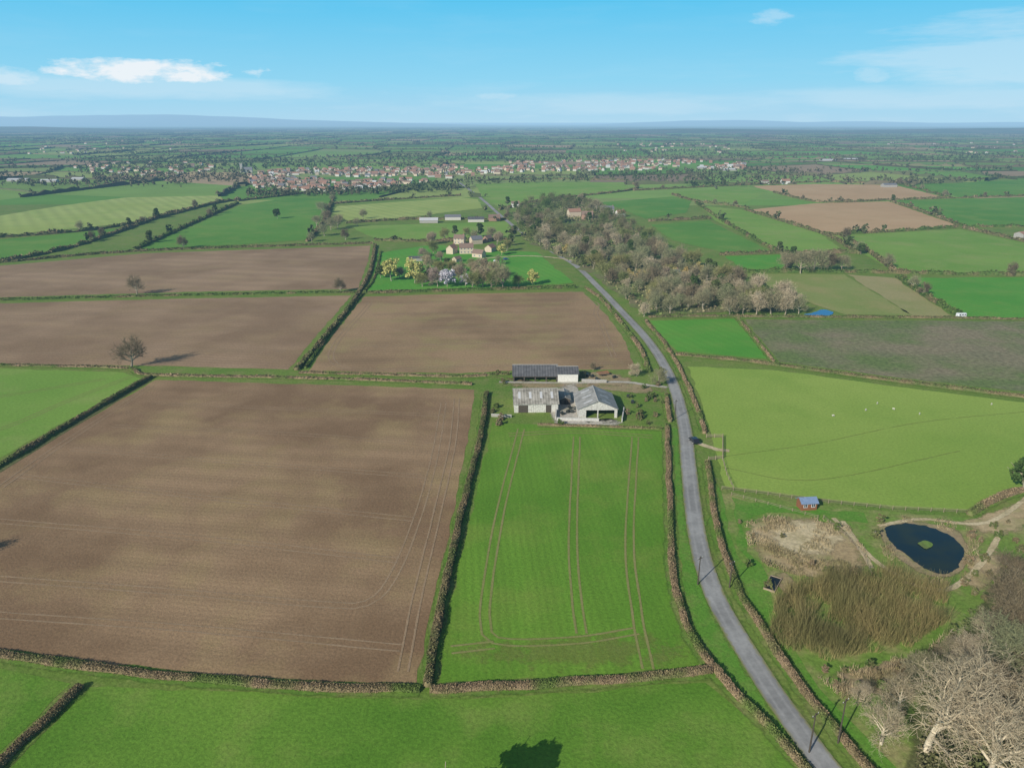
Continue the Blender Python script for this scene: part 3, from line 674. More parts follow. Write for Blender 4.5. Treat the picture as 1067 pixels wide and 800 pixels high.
stems([(803,645),(808,625),(822,612),(845,612),(862,600),(900,603),(925,596),(955,608),(985,618),(990,648),(965,662),(940,682),(905,680),(860,690),(840,676),(825,682),(803,665)],12000,'coppice',1.6,4.4,.034,.24,'willow_coppice','dense thin olive brown stems of willow coppice below the pond','coppice',thr=-.22,fs=.13)
stems([(775,545),(800,538),(850,540),(885,548),(903,575),(905,600),(870,606),(830,600),(800,590),(780,575)],6000,'tuss',.25,.8,.07,.35,'dry_grass','tall dry tan grass on the flat patch left of the pond','grass',thr=0)
stems([(912,548),(940,538),(1005,545),(1022,570),(1015,605),(985,612),(950,605),(1002,596),(1006,572),(990,553),(940,543),(922,556),(940,590),(920,580)],1400,'tuss',.4,.9,.06,.35,'reeds','dry reeds fringing the dark pond','reeds',thr=.1)
stems([(850,705),(900,692),(960,680),(985,660),(1010,650),(990,705),(930,735),(880,730)],3500,'tuss',.4,1.2,.05,.3,'dead_bracken_stems','dead brown bracken stems between the coppice and the bare wood','bracken',thr=.05,fs=.25)
A=scatter_poly([(1020,660),(1050,600),(1090,600),(1090,860),(945,860),(955,780),(980,720)],8000); z=rng.uniform(0,1,len(A))**1.6*1.5
V,Q=cards(np.column_stack([A,z+.1]),rng.uniform(.25,.55,len(A)))
tag(mobj('bramble_undergrowth',np_mesh('bramble_undergrowth',V,Q,M['scrub_mix'])),'brown and green bramble undergrowth beneath the bottom right wood','undergrowth',kind='stuff')
# ------------------------------------------------------------ buildings
def bm_mesh(name,bm,mat):
    me=bpy.data.meshes.new(name); bmesh.ops.recalc_face_normals(bm,faces=bm.faces); bm.to_mesh(me); bm.free(); me.materials.append(mat); return me
def bx(bm,x0,x1,y0,y1,z0,z1):
    v=[bm.verts.new(p) for p in ((x0,y0,z0),(x1,y0,z0),(x1,y1,z0),(x0,y1,z0),(x0,y0,z1),(x1,y0,z1),(x1,y1,z1),(x0,y1,z1))]
    for f in ((0,3,2,1),(4,5,6,7),(0,1,5,4),(1,2,6,5),(2,3,7,6),(3,0,4,7)): bm.faces.new([v[i] for i in f])
def prism(bm,prof,x0,x1,axis=0):
    a=[];b=[]
    for p,q in prof:
        a.append(bm.verts.new((x0,p,q) if axis==0 else (p,x0,q))); b.append(bm.verts.new((x1,p,q) if axis==0 else (p,x1,q)))
    n=len(prof); bm.faces.new(a); bm.faces.new(b[::-1])
    for i in range(n): bm.faces.new([a[i],b[i],b[(i+1)%n],a[(i+1)%n]])
HC={}
def house_meshes(L,W,e,r,wm,rm,chim=True):
    k=(L,W,e,r,wm,rm,chim)
    if k in HC: return HC[k]
    bm=bmesh.new(); prism(bm,[(-W/2,0),(W/2,0),(W/2,e),(0,r),(-W/2,e)],-L/2,L/2); wall=bm_mesh('wall',bm,M[wm])
    bm=bmesh.new(); o=.35; s=(r-e)/(W/2); t=.18
    prism(bm,[(-W/2-o,e-o*s+.05),(0,r+.05),(W/2+o,e-o*s+.05),(W/2+o,e-o*s+.05+t),(0,r+.05+t),(-W/2-o,e-o*s+.05+t)],-L/2-.3,L/2+.3); roof=bm_mesh('roof',bm,M[rm])
    ch=None
    if chim:
        bm=bmesh.new(); bx(bm,L/2-1.3,L/2-.6,-.35,.35,r-.6,r+1.1); bx(bm,L/2-1.12,L/2-.8,-.15,.15,r+1.1,r+1.4); ch=bm_mesh('chimney',bm,M['brick'])
    HC[k]=(wall,roof,ch); return HC[k]
def window_meshes():
    bm=bmesh.new()
    for a in ((-.55,.55,-.03,.05,-.05,.05),(-.55,.55,-.03,.05,1.15,1.25),(-.55,-.45,-.03,.05,.05,1.15),(.45,.55,-.03,.05,.05,1.15),(-.04,.04,-.02,.04,.05,1.15)): bx(bm,*a)
    f=bm_mesh('window',bm,M['car_white']); bm=bmesh.new(); bx(bm,-.45,.45,0,.03,.05,1.15); return f,bm_mesh('pane',bm,M['glass'])
WF,WP=window_meshes()
def house(loc,rot,L,W,e,r,wm,rm,label,group=None,cat='house',name='house',win=0,chim=True):
    w,ro,c=house_meshes(L,W,e,r,wm,rm,chim)
    E=empty(name,loc,rot); mobj('wall',w,E); R_=mobj('roof',ro,E)
    if c: mobj('chimney',c,R_)
    for st in range(2 if (win and e>4) else (1 if win else 0)):
        for i in range(win):
            x=-L/2+L*(i+.5)/win
            f=mobj('window',WF,E,(x,-W/2-.03,1+st*2.6)); mobj('pane',WP,f)
    return tag(E,label,cat,group)
fh=[(486,264,.1,11,7,5,8,'cream_wall','tile_brown','large cream stone farmhouse in the middle of the tree ringed cluster',4,True),
(471,264,1.2,9,6,4.5,7,'cream_wall','tile_red','red roofed cream house at the left end of the farmhouse cluster',3,True),
(499,268,-.5,9,6,3.4,6,'cream_wall','tile_brown','low cream outbuilding with brown roof right of the stone farmhouse',2,False),
(511,262,1.2,10,6,3.5,5.8,'cream_wall','tile_red','cream outbuilding with red roof at the right end of the farmhouse cluster',2,False),
(496,254,.5,10,6,4.2,6.8,'cream_wall','slate','slate roofed outbuilding behind the stone farmhouse',0,False),
(479,254,-.2,9,6.5,5,7.8,'cream_wall','tile_brown','brown roofed house behind the left end of the stone farmhouse',3,True),
(476,273,.9,6,4.5,2.6,4.2,'cream_wall','tile_brown','small brown roofed outhouse in front of the farmhouse',1,False),
(508,252,1.0,8,5,3.4,5.6,'brick','tile_brown','small brick outbuilding at the back right of the farmhouse cluster',1,False),
(433,272,.2,10,4,2.6,3.6,'grey_wall','dark_roof','low dark roofed shed on the lawn left of the farmhouse',0,False)]
for x,y,rt,L,W,e,r,wm,rm,l,wn,ch in fh: house(P(x,y),rt,L,W,e,r,wm,rm,l,win=wn,chim=ch)
oth=[((447,232),.05,19,9,3,5,'grey_wall','pale_roof','pale roofed farm shed, leftmost of the row below the lime field','shed'),
((472,229),.05,17,9,3.4,5.4,'v_white','slate','slate roofed farm shed in the middle of the row below the lime field','shed'),
((496,231),.05,17,9,3,5,'v_white','dark_roof','dark roofed farm shed right of the slate roofed shed','shed'),
((515,230),.1,12,8,4,6.5,'brick','tile_brown','brown roofed house at the right end of the row of farm sheds','house'),
((598,226),.3,14,8,6,9,'cream_wall','tile_red','red roofed house at the left of the group behind the wood','house'),
((612,229),-.2,12,7,6,9,'brick','tile_brown','brick house in the middle of the group behind the wood','house'),
((632,222),.1,16,8,5,8,'grey_wall','slate','long slate roofed house behind the wood','house'),
((646,226),.5,10,7,4.5,7.5,'white_wall','tile_red','white house with red roof at the right of the group behind the wood','house'),
((818,192),.1,14,8,5.5,8.5,'white_wall','tile_red','white house with red roof above the upper tan field','house'),
((797,192),.1,12,8,4.5,7,'white_wall','tile_brown','white bungalow left of the white house above the tan field','house'),
((926,195),.1,22,11,4,6,'grey_wall','slate','grey farm shed on the hedge right of the upper tan field','shed'),
((537,216),.1,10,7,4.8,7.2,'white_wall','tile_brown','small white house beside the road above the wood','house'),
((1066,248),.4,14,9,4,6,'grey_wall','tile_red','reddish barn at the right edge beside the pale green meadow','barn'),
((700,292),.4,10,6,4.5,7,'cream_wall','slate','slate roofed house hidden among the wood trees','house')]
for (x,y),rt,L,W,e,r,wm,rm,l,c in oth: house(P(x,y),rt,L,W,e,r,wm,rm,l,cat=c,name={'shed':'farm_shed','barn':'barn','house':'house'}[c],chim=(c=='house'))
VIL=[[(258,188),(262,180),(330,176),(440,176),(470,182),(468,191),(410,196),(330,200),(268,201)],[(440,176),(486,171),(600,168),(700,167),(780,171),(775,177),(640,178),(540,180),(486,184)]]
kinds=[('v_white','v_red','pale walled village house with faded red tiled roof','pale village houses with red roofs'),('brick','v_red','brick village house with faded red tiled roof','brick village houses with red roofs'),('cream_wall','tile_brown','stone village house with brown roof','stone village houses with brown roofs'),('v_white','slate','pale walled village house with grey slate roof','pale village houses with slate roofs'),('white_wall','pale_roof','pale roofed white building in the village','pale roofed village buildings')]
wts=[.26,.26,.28,.15,.05]
placed=[]
def vil_pts(n,mind,polys,seed,cl=True):
    R3=random.Random(seed); out=[]; tries=0
    while len(out)<n and tries<60000:
        tries+=1; pl=R3.choice(polys)
        x=R3.uniform(min(p[0] for p in pl),max(p[0] for p in pl)); y=R3.uniform(min(p[1] for p in pl),max(p[1] for p in pl))
        if not in_poly(x,y,pl): continue
        q=P(x,y)
        if cl and noise.noise(Vector((q.x*.006,q.y*.006,4)))<-.12: continue
        if any((q.x-a)**2+(q.y-b)**2<mind*mind for a,b in placed): continue
        placed.append((q.x,q.y)); out.append(q)
    return out
for q in vil_pts(290,14,VIL,3):
    wm,rm,l,g=R.choices(kinds,wts)[0]
    ang=.6*noise.noise(Vector((q.x*.004,q.y*.004,0)))+R.choice([0,0,PI/2])
    house(q,ang,R.choice([7,8,9,12]),6.2,3.8,6.5,wm,rm,l,g,chim=False)
def stuff_houses(name,pts,label):
    for wm,rm in (('v_white','v_red'),('cream_wall','tile_brown')):
        bw=bmesh.new()
        for q in pts[(0 if rm=='v_red' else 1)::2]:
            L=R.choice([7,8,10,13]); e=3.6;r=6
            a=R.uniform(-.4,.4); ca,sa=math.cos(a),math.sin(a)
            prof=[(-3.2,0),(3.2,0),(3.2,e),(0,r),(-3.2,e)]
            A_=[bw.verts.new((q.x+ca*(-L/2)-sa*p,q.y+sa*(-L/2)+ca*p,z)) for p,z in prof]; B_=[bw.verts.new((q.x+ca*(L/2)-sa*p,q.y+sa*(L/2)+ca*p,z)) for p,z in prof]
            bw.faces.new(A_); bw.faces.new(B_[::-1])
            for i in range(5):
                f=bw.faces.new([A_[i],B_[i],B_[(i+1)%5],A_[(i+1)%5]]); f.material_index=1 if i in(2,3) else 0
        me=bm_mesh(name,bw,M[wm]); me.materials.append(M[rm]); tag(mobj(name,me),label,'houses',kind='stuff')
stuff_houses('village_houses',vil_pts(280,10,VIL,4),'mass of further village houses among the separate ones')
nv=len(placed)
FAR=[[(60,172),(200,168),(250,182),(130,188)],[(900,150),(1067,146),(1067,160),(930,164)],[(640,150),(760,150),(760,160),(650,160)],[(0,150),(200,146),(200,158),(0,162)],[(60,172),(200,168),(250,182),(130,188)]]
stuff_houses('distant_houses',vil_pts(120,25,FAR,6),'tiny distant houses scattered over the plain below the horizon')
for (x,y,L,l) in [(20,189,36,'long pale shed at the far left, leftmost of three'),(52,190,28,'long pale shed at the far left, middle of three'),(82,188,20,'long pale shed at the far left, rightmost of three'),(862,168,40,'large grey roofed warehouse left of its pair beyond the village'),(886,167,36,'large grey roofed warehouse right of its pair beyond the village'),(735,176,36,'large pale works building at the right end of the village'),(760,178,30,'second pale works building at the right end of the village')]:
    house(P(x,y),.05,L,13,3.2,5.2,'grey_wall','pale_roof',l,cat='shed',name='large_shed',chim=False)
E=empty('church',P(257,180),.2); bm=bmesh.new(); bx(bm,-12,-7,-2.8,2.8,0,18)
for a in (-12,-7.8):
    for b in (-2.8,2.0): bx(bm,a,a+.8,b,b+.8,18,20)
mobj('tower',bm_mesh('tower',bm,M['grey_wall']),E)
bm=bmesh.new(); prism(bm,[(-4,0),(4,0),(4,6),(0,11),(-4,6)],-7,12); mobj('nave',bm_mesh('nave',bm,M['grey_wall']),E)
bm=bmesh.new(); prism(bm,[(-4.4,5.6),(0,11.1),(4.4,5.6),(4.4,5.9),(0,11.4),(-4.4,5.9)],-6.9,12.3); mobj('roof',bm_mesh('roof',bm,M['slate']),E)
tag(E,'grey stone church with square tower at the left end of the village','church')
def barn(loc,rot,L,W,e,r,wm,rm,label,bays=0,gable_open=False,gm=None,name='barn',lights=0,doors=()):
    E=empty(name,loc,rot); t=.2; gm=gm or wm
    bm=bmesh.new(); bx(bm,-L/2,L/2,W/2-t,W/2,0,e); mobj('back_wall',bm_mesh('back_wall',bm,M[wm]),E)
    bm=bmesh.new()
    if bays:
        bw=L/bays
        for i in range(bays+1):
            x=-L/2+i*bw; x0=max(-L/2,min(L/2-.5,x-.25)); bx(bm,x0,x0+.5,-W/2,-W/2+t,0,e-.7)
        bx(bm,-L/2,L/2,-W/2,-W/2+t,e-.7,e)
    else: bx(bm,-L/2,L/2,-W/2,-W/2+t,0,e)
    mobj('front_wall',bm_mesh('front_wall',bm,M[wm]),E)
    for x0,x1 in doors:
        bm=bmesh.new(); bx(bm,x0,x1,-W/2-.06,-W/2-.01,.02,e-.5); mobj('door',bm_mesh('door',bm,M['dark_int']),E)
    for sgn in (-1,1):
        x0,x1=(-L/2-.01,-L/2+t) if sgn<0 else (L/2-t,L/2+.01)
        bm=bmesh.new(); i=W/2-t-.01
        if gable_open and sgn<0:
            oh=e-.4
            bx(bm,x0,x1,-i,-i+.8,0,oh); bx(bm,x0,x1,i-2.6,i,0,oh); bx(bm,x0,x1,-.2,.2,0,oh)
            prism(bm,[(-i,oh),(i,oh),(i,e),(0,r-.03),(-i,e)],x0,x1)
        else: prism(bm,[(-i,0),(i,0),(i,e),(0,r-.03),(-i,e)],x0,x1)
        mobj('gable_wall',bm_mesh('gable_wall',bm,M[gm]),E)
    s=(r-e)/(W/2); o=.4
    for sgn in (-1,1):
        bm=bmesh.new(); prism(bm,[(sgn*.01,r+.06),(sgn*(W/2+o),e-o*s+.06),(sgn*(W/2+o),e-o*s+.2),(sgn*.01,r+.2)],-L/2-.4,L/2+.4)
        ro=mobj('roof_slope',bm_mesh('roof_slope',bm,M[rm]),E)
        for k in range(lights):
            xc=-L/2+L*(k+.5)/lights; y0,y1=sgn*W*.12,sgn*W*.34
            bm=bmesh.new(); v=[bm.verts.new((x_,y_,r-abs(y_)*s+.235)) for x_,y_ in ((xc-.45,y0),(xc+.45,y0),(xc+.45,y1),(xc-.45,y1))]; bm.faces.new(v)
            mobj('rooflight',bm_mesh('rooflight',bm,M['pale_roof']),ro)
    bm=bmesh.new(); prism(bm,[(-.3,r+.14),(.3,r+.14),(0,r+.3)],-L/2-.42,L/2+.42); mobj('ridge_cap',bm_mesh('ridge_cap',bm,M['grey_wall']),E)
    return tag(E,label,'barn')
def W2(x,y): return Vector((x,y,0))
barn(W2(9.5,288.5),0,18,10,2.6,5.6,'dark_int','dark_roof','long barn with dark sheet roof at the top of the farmyard',bays=4)
barn(W2(22.8,287.5),0,8.2,9,3.6,5.2,'white_wall','dark_roof','white walled lean to barn joined to the right end of the dark roofed barn')
barn(W2(8.6,257),math.radians(2),16,14.5,3.4,6.6,'clad','asb','mottled brownish grey roofed barn at the lower left of the farmyard',lights=4,doors=((-6.5,-3),(3.5,5.5)))
barn(W2(30.6,252.5),math.radians(91),16,14,3.4,6.4,'clad','asb2','weathered grey roofed barn with open pale gable at the lower right of the farmyard',gable_open=True,lights=3)
barn(W2(20.0,262),math.radians(90),9,3.6,2.2,3.0,'dark_int','asb','narrow low shed between the two lower barns',gable_open=True)
def wall_thing(px0,py0,px1,py1,h,mat,label):
    a,b=P(px0,py0),P(px1,py1); L=(b-a).length; E=empty('concrete_wall',a,math.atan2(b.y-a.y,b.x-a.x))
    bm=bmesh.new(); bx(bm,0,L,-.15,.15,0,h); mobj('panel',bm_mesh('panel',bm,M[mat]),E)
    bm=bmesh.new(); bx(bm,-.05,L+.05,-.2,.2,h,h+.1); mobj('coping',bm_mesh('coping',bm,M['conc']),E)
    return tag(E,label,'wall')
wall_thing(580,438,624,439,1.1,'conc','low pale concrete wall in front of the lower barns')
wall_thing(648,440,650,428,1.4,'conc','short concrete wall beside the open gable barn')
wall_thing(579,437,580,424,1.2,'conc','short concrete wall on the left side of the inner yard')
wall_thing(606,398,632,399,1.2,'grey_wall','low grey wall right of the white walled barn')
wall_thing(512,434,533,435,1.0,'grey_wall','low grey wall left of the mottled roofed barn')
for i,(x,y) in enumerate([(592,430),(596,430),(594,426),(612,392),(617,393),(655,414),(659,420),(586,432),(600,427),(622,396),(640,394)]):
    V,Q=tubes([(0,-.6,.62)],[(0,.6,.62)],[.62],[.62],14); e=empty('wrapped_bale',P(x,y),R.random()*3); mobj('wrap',np_mesh('wrap',V,Q,M['bale'],True),e)
    bm=bmesh.new()
    for yy in (-.6,.6): bmesh.ops.create_circle(bm,cap_ends=True,segments=14,radius=.62,matrix=Matrix.Translation((0,yy,.62))@Matrix.Rotation(PI/2,4,'X'))
    mobj('end_cap',bm_mesh('end_cap',bm,M['bale']),e); tag(e,'black wrapped round bale lying in the farmyard','bale','wrapped bales in the farmyard')
def trailer(loc,rot,label):
    E=empty('farm_trailer',loc,rot)
    bm=bmesh.new(); bx(bm,-2.5,2.5,-1.1,1.1,.8,.95)
    mobj('bed',bm_mesh('bed',bm,M['wood']),E)
    for a in ((-2.5,2.5,-1.1,-1.02,.95,1.5),(-2.5,2.5,1.02,1.1,.95,1.5),(2.42,2.5,-1.02,1.02,.95,1.5)):
        bm=bmesh.new(); bx(bm,*a); mobj('side_board',bm_mesh('side_board',bm,M['rust']),E)
    for s in (-1,1):
        for x in (-.6,.5):
            bm=bmesh.new(); bmesh.ops.create_cone(bm,cap_ends=True,segments=16,radius1=.42,radius2=.42,depth=.25,matrix=Matrix.Translation((x,s*1.0,.42))@Matrix.Rotation(PI/2,4,'X')); mobj('wheel',bm_mesh('wheel',bm,M['rubber']),E)
    bm=bmesh.new(); bx(bm,2.5,4,-.08,.08,.75,.87); mobj('drawbar',bm_mesh('drawbar',bm,M['rust']),E)
    return tag(E,label,'trailer')
trailer(P(628,391),.3,'rusty farm trailer right of the white walled barn')
house(P(840,529),.1,4.4,3,2.3,3.2,'wood_red','blue_roof','small red brown timber shed with blue roof on the fence line above the marsh',cat='shed',name='timber_shed',win=2,chim=False)
def caravan(loc,rot):
    E=empty('caravan',loc,rot)
    bm=bmesh.new(); bmesh.ops.create_cube(bm,size=1,matrix=Matrix.Translation((0,0,1.6))@Matrix.Diagonal((5.4,2.2,2.1,1))); bmesh.ops.bevel(bm,geom=bm.edges[:],offset=.3,segments=3,affect='EDGES'); mobj('body',bm_mesh('body',bm,M['car_white']),E)
    for x in (-1.6,0,1.6):
        bm=bmesh.new(); bx(bm,x-.5,x+.5,-1.13,-1.09,1.6,2.2); mobj('window',bm_mesh('window',bm,M['glass']),E)
    for s in (-1,1):
        bm=bmesh.new(); bmesh.ops.create_cone(bm,cap_ends=True,segments=16,radius1=.35,radius2=.35,depth=.2,matrix=Matrix.Translation((0,s*.95,.35))@Matrix.Rotation(PI/2,4,'X')); mobj('wheel',bm_mesh('wheel',bm,M['rubber']),E)
    bm=bmesh.new(); bx(bm,2.7,3.8,-.06,.06,.45,.55); mobj('tow_bar',bm_mesh('tow_bar',bm,M['metal']),E)
    return tag(E,'small white caravan on the hedge between the fallow and bright green fields','caravan')
caravan(P(1001,331),.2)
def car(loc,rot,paint,label,sc=1.0):
    E=empty('parked_car',loc,rot,sc)
    bm=bmesh.new(); prism(bm,[(-2.1,.35),(2.1,.35),(2.15,.7),(1.2,.95),(.6,1.42),(-1.1,1.45),(-1.9,1.0),(-2.12,.85)],-.85,.85,axis=1)
    bmesh.ops.bevel(bm,geom=bm.edges[:],offset=.06,segments=2,affect='EDGES'); mobj('body',bm_mesh('body',bm,paint),E)
    for s in (-1,1):
        bm=bmesh.new(); prism(bm,[(-1.5,1.0),(1.0,1.0),(.55,1.34),(-1.05,1.37)],s*.85-.015,s*.85+.015,axis=1); mobj('side_window',bm_mesh('side_window',bm,M['glass']),E)
        for x in (-1.35,1.35):
            bm=bmesh.new(); bmesh.ops.create_cone(bm,cap_ends=True,segments=18,radius1=.33,radius2=.33,depth=.22,matrix=Matrix.Translation((x,s*.8,.33))@Matrix.Rotation(PI/2,4,'X')); w_=mobj('wheel',bm_mesh('wheel',bm,M['rubber']),E)
            bm=bmesh.new(); bmesh.ops.create_cone(bm,cap_ends=True,segments=12,radius1=.19,radius2=.19,depth=.02,matrix=Matrix.Translation((x,s*.92,.33))@Matrix.Rotation(PI/2,4,'X')); mobj('rim',bm_mesh('rim',bm,M['metal']),w_)
        bm=bmesh.new(); bx(bm,2.1,2.17,s*.6-.18,s*.6+.18,.6,.75); mobj('headlight',bm_mesh('headlight',bm,M['lamp']),E)
    bm=bmesh.new(); v=[bm.verts.new(p) for p in ((1.17,-.7,1.0),(1.17,.7,1.0),(.66,.62,1.42),(.66,-.62,1.42))]; bm.faces.new(v); mobj('windscreen',bm_mesh('windscreen',bm,M['glass']),E)
    return tag(E,label,'car')
q=P(723,461); car(Vector((q.x,q.y,.19)),1.75,M['car_black'],'black car on the right side of the road at the pasture gate',1.15)
q=P(527,271); car(Vector((q.x,q.y,.2)),.3,M['car_blue'],'blue car parked on the track right of the farmhouse')
q=P(517,273); car(Vector((q.x,q.y,.2)),.2,M['car_white'],'white car parked in front of the farmhouse buildings')
def pole(px,py,h,label):
    E=empty('telegraph_pole',P(px,py),.6)
    V,Q=tubes([(0,0,0)],[(0,0,h)],[.16],[.1],10); mobj('pole',np_mesh('pole',V,Q,M['dark_int'],True),E)
    bm=bmesh.new(); bx(bm,-.9,.9,-.06,.06,h-.55,h-.42); mobj('crossarm',bm_mesh('crossarm',bm,M['dark_int']),E)
    for x in (-.75,.75):
        V,Q=tubes([(x,0,h-.42)],[(x,0,h-.2)],[.05],[.04],8); mobj('insulator',np_mesh('insulator',V,Q,M['lamp'],True),E)
    return tag(E,label,'pole')
pole(843,784,8.5,'wooden telegraph pole on the road verge, left one of the bottom right pair')
pole(873,774,9.5,'tall wooden telegraph pole behind the roadside hedge, right one of the bottom right pair')
pole(727,609,7.5,'wooden telegraph pole on the verge beside the striped crop field')
pole(760,612,7.0,'wooden telegraph pole right of the road above the willow coppice')
pole(703,437,7.5,'wooden telegraph pole beside the road at the farmyard corner')
def fence(pts,sp,h,rails,label,rw=.04,pw=.07,cat='fence',name='fence'):
    W=[(P(*p).x,P(*p).y) for p in pts]; o=Vector((W[0][0],W[0][1],0)); E=empty(name,o); A_=[]
    for i in range(len(W)-1):
        a=np.array(W[i]);b=np.array(W[i+1]); L=np.linalg.norm(b-a); k=max(1,int(round(L/sp)))
        for j in range(k): A_.append(a+(b-a)*j/k)
    A_.append(np.array(W[-1])); A_=A_[:100]
    V,Q=tubes([(0,0,0)],[(0,0,h)],[pw],[pw*.9],6); pm=np_mesh('post',V,Q,M['wood'])
    for a in A_: mobj('post',pm,E,(a[0]-o.x,a[1]-o.y,0))
    for z in rails:
        p0=[(a[0]-o.x,a[1]-o.y,z) for a in A_[:-1]];p1=[(a[0]-o.x,a[1]-o.y,z) for a in A_[1:]]
        V,Q=tubes(p0,p1,[rw]*len(p0),[rw]*len(p0),4); mobj('rail',np_mesh('rail',V,Q,M['wood']),E)
    return tag(E,label,cat)
fence([(752,510),(800,516),(850,523),(930,531),(1010,535)],3.2,1.3,(.5,.9,1.2),'post and rail fence along the bottom of the pasture above the marsh')
fence([(736,456),(753,456),(753,478),(738,480)],2.2,1.5,(.4,.8,1.2),'pale timber rail pen beside the car at the pasture gate',rw=.09,pw=.12)
fence([(753,480),(757,495),(764,510)],3,1.3,(.5,.9,1.2),'short fence below the timber pen down to the marsh corner')
fence([(858,540),(880,558),(900,580),(908,600)],3,1.1,(.5,.9),'low fence along the path between the dry grass and the pond')
fence([(762,516),(800,526),(852,540)],3,1.1,(.5,.9),'low fence across the green strip above the dry grass patch')
E=empty('raised_tank',P(805,609),math.radians(-68)+PI/2+.6); bm=bmesh.new()
for a in ((-3,3,-1.3,-1.15,0,.5),(-3,3,1.15,1.3,0,.5),(-3,-2.85,-1.15,1.15,0,.5),(2.85,3,-1.15,1.15,0,.5)): bx(bm,*a)
mobj('rim',bm_mesh('rim',bm,M['wood']),E); bm=bmesh.new(); bx(bm,-2.84,2.84,-1.14,1.14,.02,.35); mobj('liner',bm_mesh('liner',bm,M['black_liner']),E)
tag(E,'dark rectangular raised tank beside the bare earth strip on the marsh','tank')
def sheep_mesh():
    vs=[(-.5,0,.68),(-.2,0,.72),(.2,0,.72),(.45,0,.75),(.65,0,.92),(.85,0,.95),(-.62,0,.6)]
    es=[(0,1),(1,2),(2,3),(3,4),(4,5),(0,6)]; rr=[.26,.3,.3,.24,.14,.09,.06]
    for bx_,par,hi in ((-.42,0,1),(.38,3,0)):
        for s in (-1,1):
            i=len(vs); vs+= [(bx_,s*.15,.42),(bx_+(-.05 if hi else .0),s*.15,.22),(bx_,s*.15,.02)]; es+=[(par,i),(i,i+1),(i+1,i+2)]; rr+=[.1,.05,.045]
    me=bpy.data.meshes.new('sheep_skel'); me.from_pydata(vs,es,[]); o=bpy.data.objects.new('tmp',me); COL.objects.link(o)
    o.modifiers.new('s','SKIN')
    for i,v in enumerate(me.skin_vertices[0].data): v.radius=(rr[i],rr[i]); v.use_root=(i==1)
    o.modifiers.new('b','SUBSURF').levels=1
    bpy.context.view_layer.update()
    dg=bpy.context.evaluated_depsgraph_get(); out=bpy.data.meshes.new_from_object(o.evaluated_get(dg)); out.name='sheep'
    bpy.data.objects.remove(o); out.materials.clear(); out.materials.append(M['wool'])
    return out
SH=sheep_mesh()
for x,y in [(902,428),(914,421),(931,427),(958,432),(1033,422),(868,434)]:
    q=P(x,y); o=mobj('sheep',SH,None,(q.x,q.y,.04)); o.scale=(.75,)*3; o.rotation_euler=(0,0,R.random()*6.28); tag(o,'white sheep grazing on the pale pasture','sheep','sheep on the pasture')
